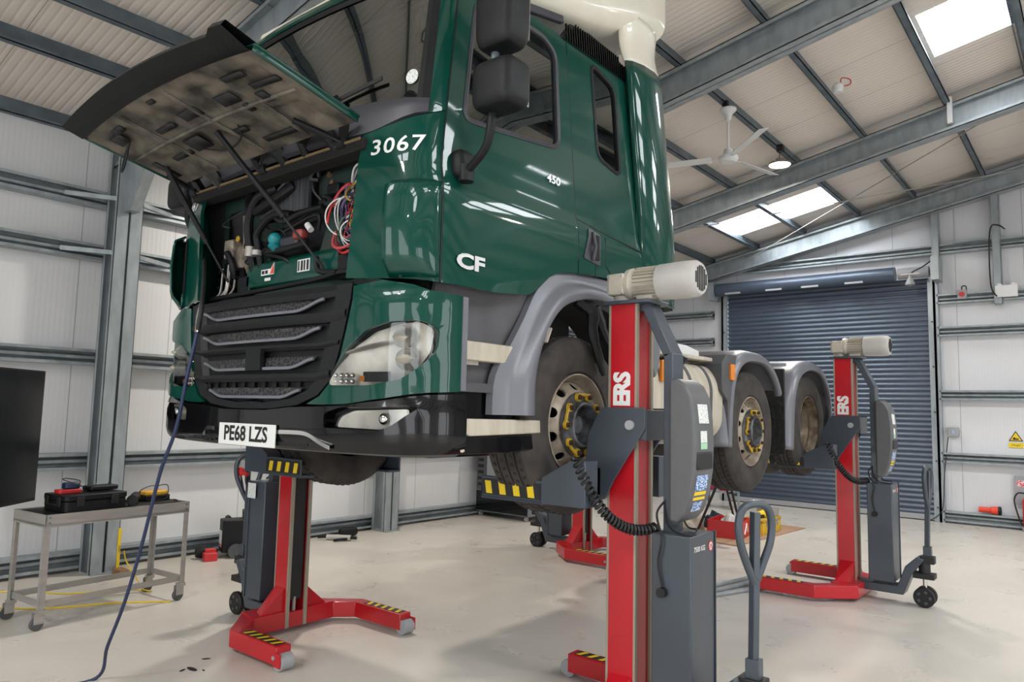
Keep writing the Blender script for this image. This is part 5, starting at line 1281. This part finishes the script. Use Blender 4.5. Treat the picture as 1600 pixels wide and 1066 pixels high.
tag(MB().tube(crom([(-6.98, 3.05, .40), (-6.99, 3.08, .30), (-6.92, 3.12, .2), (-6.9, 3.2, .05), (-6.95, 3.3, .006), (-7.2, 3.1, .006), (-7.35, 2.75, .006), (-7.75, 2.5, .006), (-7.85, 2.2, .006), (-7.5, 2.05, .006), (-7.0, 2.4, .006), (-6.75, 2.9, .006), (-6.45, 3.25, .006)], 6), .006, 6).build('yellow_cable', M_hyel), 'thin yellow cable snaking over the floor under the steel trolley', 'cable')
# big dark screen on its stand
SD = Vector((-.68, .733, 0)).normalized(); SN = Vector((.733, .68, 0)).normalized()
SP = Vector((-7.36, 2.425, 0))-SD*.93       # centre
sr = thing('display_screen', 'large dark flat display on a wheeled stand at the left edge behind the trolley', 'screen', (SP.x, SP.y, 0), math.atan2(SD.y, SD.x))
part(sr, MB().bb((-.93, .0, .86), (.93, .05, 2.0)), 'screen_frame', M_black, bevel=.005)
part(sr, MB().bb((-.915, -.003, .89), (.915, .0, 1.985)), 'screen_panel', M_screen)
for x in (-.3, .3):
    part(sr, MB().bb((x-.03, .055, .08), (x+.03, .10, 1.7)), 'stand_post', M_black)
    ft = part(sr, MB().bb((x-.03, -.12, .06), (x+.03, .38, .10)), 'stand_foot', M_black)
    for y in (-.08, .34): part(sr, MB().lathe([(-.012, .0), (-.012, .03), (.012, .03), (.012, 0)], (x, y, .03), 'x', 16, caps=False), 'stand_castor', M_ink, ft)
part(sr, MB().bb((-.4, .05, 1.3), (.4, .075, 1.36)), 'mount_rail', M_black)
# ------------------------------------------------------------------ along the left wall
t = thing('jump_starter', 'black wheeled jump starter pack with cables hung from the lift handle', 'jump starter', (-7.92, 4.70, 0), R(-20))
part(t, MB().prism(rrect(-.12, -.16, .12, .16, .03), .06, .42, 'z'), 'pack_body', M_black, bevel=.01)
lb = part(t, MB().bb((-.06, -.164, .12), (.08, -.160, .30)), 'pack_label', M_stick2)
part(t, MB().bb((-.06, -.166, .13), (.08, -.162, .15)), 'label_stripe', M_redp, lb)
mb = MB()
for s in (-1, 1): mb.tube([(s*.13, .12, .06), (s*.13, .10, .50)], .012, 8)
mb.tube([(-.13, .10, .50), (.13, .10, .50)], .014, 8); part(t, mb, 'pack_frame', mat('green_black', '20382f', .5))
for s in (-1, 1): part(t, MB().lathe([(-.02, .0), (-.02, .08), (.02, .08), (.02, 0)], (s*.16, -.02, .08), 'x', 24), 'pack_wheel', M_trimd)
for z in (.33, .24, .40): part(t, MB().lathe([(-.05, .0), (-.05, .035), (.05, .03), (.05, 0)], (-.19, -.05, z), 'x', 14), 'cable_clamp', M_black)
part(t, MB().tube(crom([(-.12, .0, .40), (-.26, -.05, .34), (-.27, -.05, .18), (-.2, -.06, .08)], 6), .009, 6), 'pack_cable', M_ink)
cp_ = px(372, 742, y=3.56)
t = thing('cable_clamps', 'red clamps with black cables draped from the front lift pull handle', 'clamps', (-5.80, 3.46, 1.17), 0)
part(t, MB().sphere((0, 0, 0), (.05, .02, .04), 12, 8).bar((.0, 0, .02), (.10, .0, -.02), .03, .03), 'clamp', M_redp)
part(t, MB().sphere((.08, .01, -.04), (.016, .016, .07), 10, 8), 'clamp_grip', M_ink)
part(t, MB().tube(crom([(.0, .0, -.03), (-.02, .1, -.30), (-.06, .35, -.62), (-.9, 1.0, -.70)], 6)[:13], .008, 6), 'clamp_cable', M_ink)
part(t, MB().tube(crom([(.09, .0, -.05), (.05, .1, -.35), (-.06, .35, -.66)], 6), .008, 6), 'clamp_cable', M_ink)
mb = MB()
t = thing('impact_driver', 'red and black power tool lying on the floor against the left wall', 'power tool', (-7.98, 4.42, 0), R(75))
part(t, MB().lathe([(-.14, .0), (-.14, .05), (-.06, .07), (.02, .065), (.05, .04), (.08, .03), (.08, 0)], (0, 0, .072), 'x', 18), 'motor_housing', M_black)
part(t, MB().bb((-.06, -.09, .03), (.06, -.04, .12)).bb((-.09, -.20, .0), (.05, -.09, .09)), 'tool_grip', M_redp, bevel=.01)
t = thing('grease_gun', 'grey and black grease gun lying on the floor by the wall base', 'grease gun', (-7.88, 6.18, 0), R(35))
part(t, MB().cyl((-.18, 0, .04), (.14, 0, .04), .035, 16), 'barrel', M_motorw)
part(t, MB().cyl((.14, 0, .04), (.22, 0, .04), .02, 10).cyl((-.18, 0, .04), (-.30, 0, .03), .012, 8).bar((.1, -.03, .03), (-.05, -.12, .02), .03, .03), 'lever', M_black)
t = thing('black_bag', 'small black pouch on the floor behind the grease gun', 'pouch', (-8.06, 6.45, 0), R(80))
part(t, MB().sphere((0, 0, .065), (.14, .06, .065), 16, 10, .7), 'pouch_body', M_black)
t = thing('spirit_level', 'long yellow spirit level leaning on the column base', 'level', (-8.0, 3.44, 0), 0)
part(t, MB().bb((-.02, -.02, .0), (.02, .01, .44)), 'level_body', M_hyel, bevel=.003)
part(t, MB().bb((-.022, -.012, .2), (.022, .004, .26)), 'vial', M_lens)
tag(MB().bb((-.09, -.045, 0), (.09, .045, .05)).build('wood_block', M_wood, bevel=.004), 'short offcut of brown timber on the floor by the column base', 'wood block').location = (-7.86, 3.42, 0)
bpy.data.objects[-1] if False else None
# tool cabinet
t = thing('tool_cabinet', 'tall grey tool cabinet with slotted front on castors, seen under the truck', 'tool cabinet', (-7.70, 9.60, 0), 0)
part(t, MB().bb((-.55, -.35, .08), (.55, .35, 1.75)), 'cabinet_body', mat('cabinet_grey', '70747a', .4), bevel=.006)
part(t, MB().bb((-.54, -.365, .10), (.54, -.352, .42)), 'lower_door', M_blackg, bevel=.004)
pn = part(t, MB().bb((-.54, -.362, .44), (-.34, -.352, 1.7)), 'slotted_panel', M_trimd)
mb = MB()
for i in range(12): part(t, MB().bb((-.51, -.366, .50+.10*i), (-.39, -.3625, .55+.10*i)), 'slot', M_ink, pn)
part(t, MB().bb((-.32, -.362, .44), (.54, -.352, 1.7)), 'upper_door', mat('cabinet_door', '8b8f94', .35), bevel=.004)
for sx in (-1, 1):
    for sy in (-1, 1): part(t, MB().lathe([(-.015, 0), (-.015, .04), (.015, .04), (.015, 0)], (sx*.48, sy*.3, .04), 'x', 16), 'castor', M_steel)
# ------------------------------------------------------------------ floor things behind the nearest lift
card = tag(MB().add([(-3.79, 12.1, .004), (-3.95, 9.72, .004), (-5.15, 9.85, .004), (-4.9, 12.25, .004), (-3.79, 12.1, .012), (-3.95, 9.72, .012), (-5.15, 9.85, .012), (-4.9, 12.25, .012)], [(0, 1, 2, 3), (4, 7, 6, 5), (0, 4, 5, 1), (1, 5, 6, 2), (2, 6, 7, 3), (3, 7, 4, 0)]).build('cardboard_sheet', M_card, smooth=False), 'flat brown cardboard sheet on the floor under the tools', 'cardboard')
t = thing('yellow_toolbox', 'scuffed yellow steel toolbox standing on the cardboard', 'toolbox', (-4.17, 11.2, .012), R(-1))
part(t, MB().bb((-.17, -.36, 0), (.17, .36, .17)), 'box_body', mat('toolbox_yellow', 'd9b11c', .5, c2='8d7a30', scale=9, thr=(.5, .75)), bevel=.006)
part(t, MB().bb((-.175, -.365, .175), (.175, .365, .215)), 'box_lid', M_yel, bevel=.006)
for y in (-.2, .2): part(t, MB().bb((.17, y-.03, .10), (.182, y+.03, .19)), 'box_latch', M_galv)
part(t, MB().tube([(.17, -.07, .09), (.20, -.06, .07), (.20, .06, .07), (.17, .07, .09)], .01, 8), 'box_handle', M_yel)
t = thing('angle_grinder', 'yellow and black power tool resting on the yellow toolbox', 'power tool', (-4.15, 11.1, .227), R(70))
part(t, MB().lathe([(-.16, 0), (-.16, .035), (.0, .04), (.06, .055), (.12, .055), (.14, .03), (.14, 0)], (0, 0, .057), 'x', 16), 'tool_body', M_hyel)
part(t, MB().bb((-.05, -.06, .0), (.04, .06, .05)), 'tool_battery', M_ink, bevel=.008)
tag(MB().prism([(-.10, .0), (.10, .0), (.13, .12), (-.13, .12), (-.12, .112), (-.09, .01), (.09, .01), (.12, .112)][:4], -.13, .13, 'x').build('grey_tray', M_steel, bevel=.004), 'small grey metal tray on the far end of the yellow toolbox', 'tray').location = (-4.15, 11.44, .227)
def crate(name, label, loc, rot, w_, l_, h_, m):
    t = thing(name, label, 'crate', loc, rot)
    mb = MB().prism(rrect(-w_, -l_, w_, l_, .02), 0, .012, 'z'); part(t, mb, 'crate_base', m)
    for a, b in (((-w_, -l_, 0), (-w_+.012, l_, h_)), ((w_-.012, -l_, 0), (w_, l_, h_)), ((-w_, -l_, 0), (w_, -l_+.012, h_)), ((-w_, l_-.012, 0), (w_, l_, h_))):
        part(t, MB().bb(a, b), 'crate_side', m, smooth=False)
    return t
rc = crate('red_crate', 'open red plastic crate on the cardboard beside the beige rags', (-4.36, 10.45, .012), R(8), .24, .30, .24, M_redp)
part(rc, MB().tube([(.243, -.10, .05), (.243, .02, .19), (.243, .08, .07)], .012, 6), 'crate_marking', M_wlet)
def heap(name, label, c, sx, sy, sz, m, seed):
    mb = MB(); random.seed(seed); rows = []; n = 30
    for i in range(13):
        ph = i/12*PI/2; row = []
        for j in range(n):
            a = 2*PI*j/n; v = Vector((math.cos(a)*math.cos(ph), math.sin(a)*math.cos(ph), math.sin(ph)))
            k = 1+.30*noise.noise(v*2.3+Vector((seed, 0, 0)))+.16*noise.noise(v*6+Vector((seed, 3, 0)))
            row.append((v.x*sx*k, v.y*sy*k, max(0, v.z*sz*k)))
        rows.append(row)
    mb.grid(rows, close=True); o = mb.build(name, m, ang=60); o.location = c; return tag(o, label, 'cloth')
heap('rag_heap', 'crumpled beige cloth heaped against the red crate', (-5.0, 10.35, .014), .26, .30, .32, M_cloth, 2)
heap('rag_heap', 'white cloth bundled inside the open red crate', (-4.36, 10.45, .03), .15, .18, .26, mat('white_cloth', 'c9c6c4', .8), 5)
heap('black_cloth', 'dark blue cloth lying behind the red crate', (-4.80, 11.0, .014), .22, .14, .22, mat('navy_cloth', '1d2737', .85), 9)
tag(MB().bb((-.10, -.06, 0), (.10, .06, .10)).build('parts_box', M_redp, bevel=.003), 'small red and white parts box beside the beige cloth heap', 'box').location = (-5.0, 9.93, .014)
t = thing('trestle', 'black folding trestle standing behind the truck wheel', 'trestle', (-4.55, 9.15, 0), 0)
pA, pB = px(1122, 755, y=9.2), px(1146, 752, y=9.3)
for a, b in ((px(1130, 735, y=9.6), px(1086, 838, z=.016)), (px(1136, 735, y=9.6), px(1160, 838, z=.016)), (px(1128, 735, y=9.65), px(1150, 822, z=.016))):
    e = Vector(b); a = Vector(a)
    part(t, MB().bar(a-Vector((-4.55, 9.15, 0)), e-Vector((-4.55, 9.15, 0)), .025, .025), 'trestle_leg', M_ink)
hq = px(1132, 735, y=9.6)-Vector((-4.55, 9.15, 0)); part(t, MB().box(hq, (.4, .12, .03)), 'trestle_head', M_ink)
t = thing('side_trolley', 'small grey frame trolley with red cans beside the shutter', 'trolley', (-5.85, 13.55, 0), 0)
for sx in (-1, 1):
    for sy in (-1, 1): part(t, MB().bb((sx*.30-.02, sy*.2-.02, .0), (sx*.30+.02, sy*.2+.02, .62)), 'frame_leg', M_galv, smooth=False)
part(t, MB().bb((-.32, -.22, .30), (.32, .22, .33)), 'trolley_shelf', M_galv, smooth=False)
for i, (x, z) in enumerate(((-.12, .33), (.10, .33), (-.30, .0))):
    c = thing('red_can', ['dark red can on the small grey trolley, left one', 'bright red can on the small grey trolley, right one', 'red can standing on the floor by the small grey trolley'][i], 'can', (-5.85+x-(.12 if i == 2 else 0), 13.5, z), 0, None)
    part(c, MB().lathe([(0, 0), (0, .07), (.18, .07), (.21, .03), (.23, .03), (.23, 0)], (0, 0, 0), 'z', 20), 'can_body', M_redp if i != 0 else mat('dark_red_can', '7d2233', .4))
    part(c, MB().cyl((0, 0, .23), (0, 0, .26), .02, 10), 'can_cap', M_ink)
for i, (a, b) in enumerate(((( -3.25, 6.9), (-3.05, 7.95)), ((-3.13, 6.9), (-2.90, 7.85)), ((-3.02, 6.85), (-2.72, 7.75)))):
    tag(MB().tube([(a[0], a[1], .022), (b[0], b[1], .022)], .020, 12).build('steel_tube', M_galv), ['leftmost of the three grey steel tubes on the floor', 'middle one of the three grey steel tubes on the floor', 'rightmost of the three grey steel tubes on the floor'][i], 'tube', 'steel tubes on the floor')
random.seed(21)
for i, (u, v, s) in enumerate(((300, 1046, .035), (322, 1030, .02), (285, 1048, .018), (318, 1048, .012))):
    g_ = px(u, v, z=0); o = MB().sphere((0, 0, .002), (s*1.6, s*.6, .003), 10, 4).build('grime_flake', M_ink); o.location = (g_.x, g_.y, 0); o.rotation_euler = (0, 0, i)
    tag(o, ['largest dark grime flake on the floor before the front lift', 'dark grime flake nearest the lift leg', 'small dark flake left of the largest', 'tiny dark flake right of the largest'][i], 'debris', 'dark flakes on the floor')
# hanging air line
hp_ = [px(300, 300, y=2.30), px(318, 400, y=2.26), px(316, 470, y=2.10), px(308, 520, y=2.07), px(292, 590, y=2.05), px(275, 670, y=2.05), px(250, 740, y=2.05), px(222, 850, y=2.05), px(195, 940, y=2.05), px(168, 1010, y=2.05)]
g_ = px(150, 1060, z=.012); hp_ += [Vector((g_.x, g_.y, .012)), Vector((g_.x-.02, g_.y-.35, .012)), Vector((g_.x+.25, g_.y-.9, .012))]
al = thing('air_line', 'dark blue air hose hanging from the open truck front down to the floor', 'hose', (g_.x, g_.y, 0))
part(al, MB().tube(crom(hp_[2:], 8), .0105, 10), 'hose_length', M_blue, off=(g_.x, g_.y, 0))
part(al, MB().tube(crom(hp_[:4], 8), .013, 10), 'upper_hose', M_ink, off=(g_.x, g_.y, 0))
part(al, MB().tube([hp_[2], hp_[2].lerp(hp_[3], .5), hp_[3]], [.012, .02, .014], 12), 'hose_coupling', M_chrome, off=(g_.x, g_.y, 0))
# paper on the cabinet of the lift by the trolley
q0 = px(394, 757, y=3.405); 
pn_ = tag(MB().bb((0, -.002, -.12), (.115, 0, 0)).build('paper_notice', M_stick2, smooth=False), 'white printed paper taped to the cabinet of the front left lift', 'notice')
pn_.location = (-4.97-.512, 3.50-.157, 1.11)
# ------------------------------------------------------------------ end wall
YW = YE-.03
def wp(u, v, y=YW): return px(u, v, y=y)
c = wp(1505, 462); t = thing('isolator_switch', 'small grey isolator with a round red knob on the end wall rail', 'switch', c)
part(t, MB().bb((-.07, -.17, -.08), (.07, -.10, .08)), 'switch_box', M_grey, bevel=.006)
part(t, MB().cyl((0, -.17, 0), (0, -.19, 0), .042, 20), 'switch_knob', M_redp)
part(t, MB().tube(crom([(.0, -.12, .08), (.0, -.12, .14), (.06, -.12, .14), (.06, -.1, .0)], 5), .01, 6), 'switch_cable', M_ink)
c = wp(1574, 457); t = thing('junction_box', 'wide white electrical box on the end wall rail near the right edge', 'electrical box', c)
part(t, MB().bb((-.16, -.20, -.10), (.16, -.11, .10)), 'box_shell', M_white, bevel=.006)
for x in (-.10, .10): part(t, MB().lathe([(.10, .05), (.13, .05), (.145, .03), (.145, .0)], (x, -.14, 0), 'z', 16), 'lamp_head', M_white)
pts = [wp(1572, 362), wp(1562, 356), wp(1550, 360), wp(1548, 400), wp(1551, 450), wp(1560, 466)]
tag(MB().tube([p+Vector((0, -.215, 0)) for p in crom(pts, 5)], .011, 8).build('conduit', M_ink), 'black conduit running down the short post to the white box', 'cable')
c = wp(1490, 675); t = thing('shutter_control', 'small grey control box with a blue button beside the shutter', 'control box', c)
part(t, MB().prism(rrect(-.085, -.08, .085, .08, .015), -.05, .02, 'y'), 'control_case', M_grey, bevel=.005)
part(t, MB().bb((-.02, -.06, -.03), (.02, -.048, .03)), 'button', M_sticker)
tag(MB().tube(crom([wp(1482, 683)+Vector((0, -.03, 0)), wp(1479, 740)+Vector((0, -.20, 0)), wp(1477, 790)+Vector((0, -.2, 0)), wp(1468, 805)+Vector((0, -.2, 0)), wp(1455, 812)+Vector((0, -.2, 0))], 6), .008, 6).build('control_cable', M_ink), 'black cable hanging from the shutter control box to the floor', 'cable')
c = wp(1587, 684); t = thing('warning_sign', 'yellow triangle warning sign with a Danger plate on the end wall', 'sign', c)
mb = MB(); mb.mi(0).prism([(-.10, -.06), (.10, -.06), (0, .11)], .018, .022, 'y'); mb.mi(1).prism([(-.078, -.047), (.078, -.047), (0, .085)], .014, .018, 'y')
sg = part(t, mb, 'triangle', [M_ink, M_hyel], smooth=False)
part(t, MB().bb((-.04, .010, -.035), (.04, .014, -.015)).cyl((-.02, .010, -.01), (-.02, .014, -.01), .014, 10), 'pictogram', M_ink, sg)
dp = part(t, MB().bb((-.10, .014, -.17), (.10, .022, -.09)), 'danger_plate', M_hyel, smooth=False)
mb = MB(); text_mesh(mb, 'Danger', .042, lambda a, b, tt: Vector((a, .014-tt, -.125+b)), .001); part(t, mb, 'sign_lettering', M_ink, dp, smooth=False, fix=False)
c = wp(1592, 770); t = thing('extinguisher_board', 'grey backing board with a small red fire sign, cut by the right edge', 'board', c)
part(t, MB().bb((-.05, -.03, -.2), (.42, .0, .28)), 'board_panel', M_grey)
part(t, MB().bb((-.02, -.036, .10), (.22, -.031, .2)), 'fire_sign', mat('fire_sign_red', 'd7474f', .5, c2='e6dcdc', scale=50, thr=(.5, .55)))
t = thing('fire_extinguisher', 'red fire extinguisher with a black hose at the right edge', 'fire extinguisher', (c.x+.14, YE-.22, .07))
part(t, MB().lathe([(0, 0), (0, .08), (.02, .085), (.42, .085), (.48, .05), (.50, .025), (.52, .025)], (0, 0, 0), 'z', 28), 'cylinder', M_redp)
part(t, MB().bb((-.03, -.03, .52), (.06, .03, .56)), 'valve', M_ink)
part(t, MB().bb((-.05, -.088, .1), (.05, -.083, .36)), 'label_panel', M_plate)
part(t, MB().tube(crom([(-.03, 0, .53), (-.14, 0, .53), (-.19, -.01, .40), (-.13, -.03, .12), (-.09, -.03, .02)], 6), .012, 8), 'discharge_hose', M_ink)
part(t, MB().lathe([(-.06, .0), (-.06, .10), (.0, .10), (.0, 0)], (0, 0, 0), 'z', 24), 'floor_stand', M_grey)
c = wp(1546, 799, YE-.2); t = thing('red_torch', 'bright orange red torch with a black lens lying on the wall base rail', 'torch', (c.x, YE-.10, .205+.07))
part(t, MB().lathe([(-.16, 0), (-.16, .045), (.0, .045), (.02, .062), (.12, .068)], (0, 0, 0), 'x', 20), 'torch_body', M_ora)
part(t, MB().lathe([(.115, .07), (.15, .072), (.16, .06), (.16, .0)], (0, 0, 0), 'x', 20), 'torch_lens', M_ink)
c = px(1422, 440, y=YE-.55); t = thing('door_sensor', 'small white cone sensor hanging below the shutter roll', 'sensor', c)
part(t, MB().lathe([(-.03, .08), (.0, .078), (.12, .02), (.17, .012)], (0, 0, -.03), 'z', 20), 'sensor_cone', M_grey)
part(t, MB().bb((-.15, -.02, .12), (.15, .02, .145)), 'sensor_arm', M_motorw)
part(t, MB().tube(crom([(.0, .1, .16), (.05, .1, .2), (.18, .1, .26), (.32, .1, .36)], 5), .012, 6), 'sensor_cable', M_ink)
part(t, MB().cyl((0, 0, .14), (0, .28, .24), .012, 8), 'sensor_bracket', M_grey)
# ------------------------------------------------------------------ things on the roof
FX, FY = -3.44, 8.27; ztop = rz(FX)
t = thing('ceiling_fan', 'white three bladed ceiling fan hanging from a purlin', 'fan', (FX, FY, ztop-.72))
part(t, MB().lathe([(.62, .10), (.60, .10), (.55, .05), (.48, .035), (.45, .0)], (0, 0, 0), 'z', 24), 'canopy', M_white)
part(t, MB().cyl((0, 0, .10), (0, 0, .50), .016, 12), 'down_rod', M_white)
fp_ = px(1210, 187, z=ztop-.72); FAN_A = math.atan2(fp_.y-FY, fp_.x-FX); FAN_L = min(.95, math.hypot(fp_.y-FY, fp_.x-FX)); print('FAN', FAN_L)
part(t, MB().bb((-.06, -.03, .60), (.0, .03, .73)), 'bracket', M_ink)
part(t, MB().lathe([(-.05, .0), (-.05, .08), (-.02, .115), (.02, .115), (.035, .06), (.11, .05), (.12, .0)], (0, 0, 0), 'z', 28), 'fan_motor', M_white)
for k in range(3):
    a = FAN_A+R(120*k); c_, s_ = math.cos(a), math.sin(a)
    mb = MB(); i0 = 0
    mb.add([(r, y, z) for r in (.20, FAN_L) for y, z in ((-.06, -.014), (.06, .014)) for z in (z-.003, z+.003)], [(0, 1, 3, 2), (4, 6, 7, 5), (0, 4, 5, 1), (2, 3, 7, 6), (0, 2, 6, 4), (1, 5, 7, 3)])
    mb.bb((.09, -.02, -.006), (.24, .02, .0)); mb.xf(Matrix.Rotation(a, 4, 'Z'))
    part(t, mb, 'fan_blade', M_white)
DXX, DYY = -2.37, 9.02; zt_ = rz(DXX)
t = thing('smoke_detector', 'round white detector with a red cable under a purlin', 'detector', (DXX, DYY, zt_-.06))
part(t, MB().lathe([(-.05, .0), (-.05, .05), (-.02, .065), (.03, .065), (.06, .04), (.06, 0)], (0, 0, 0), 'z', 24), 'detector_head', M_white)
part(t, MB().tube(crom([(.03, .0, .05), (.02, .10, .16), (.10, .14, .14), (.12, .08, .05), (.06, .02, .02)], 6), .007, 6), 'red_cable', M_redp)
M_led = mat('lamp_diffuser', 'fff6e6', .4, emis='fff2dc', est=30)
def highbay(x, y, label):
    z = rz(x)-.29
    t = thing('highbay_lamp', label, 'lamp', (x, y, z), 0, 'round high bay lamps under the roof')
    part(t, MB().lathe([(.0, .145), (.012, .155), (.03, .15), (.035, .06), (.09, .055), (.10, .02)], (0, 0, 0), 'z', 28), 'lamp_body', mat('lamp_alloy', '8b857a', .45, metal=.4) if 'lamp_alloy' not in MATS else MATS['lamp_alloy'])
    part(t, MB().lathe([(.004, .142), (-.004, .138), (-.006, .0)], (0, 0, 0), 'z', 28), 'lamp_diffuser', M_led)
    part(t, MB().tube([(0, 0, .10), (.0, 0, .20)], .006, 6), 'suspension_chain', M_ink)
    part(t, MB().bb((-.03, -.04, .19), (.05, .04, .29)), 'suspension_clamp', M_ink)
    l = bpy.data.lights.new('lamp_light', 'AREA'); l.shape = 'DISK'; l.size = .28; l.energy = LAMP_W; l.color = (1, .94, .84)
    o = bpy.data.objects.new('lamp_light', l); col.objects.link(o); o.location = (0, 0, -.02); o.parent = t
highbay(-3.44, 10.08, 'round lit high bay lamp under a purlin right of the fan')
for x, y in ((3.4, 10.1), (3.4, 2.4), (-3.44, -2.5), (3.4, -5), (-6.48, 5.4)):  # unseen lamps, added to brighten the hall and its reflections
    highbay(x, y, 'unseen round high bay lamp added to light another part of the hall')
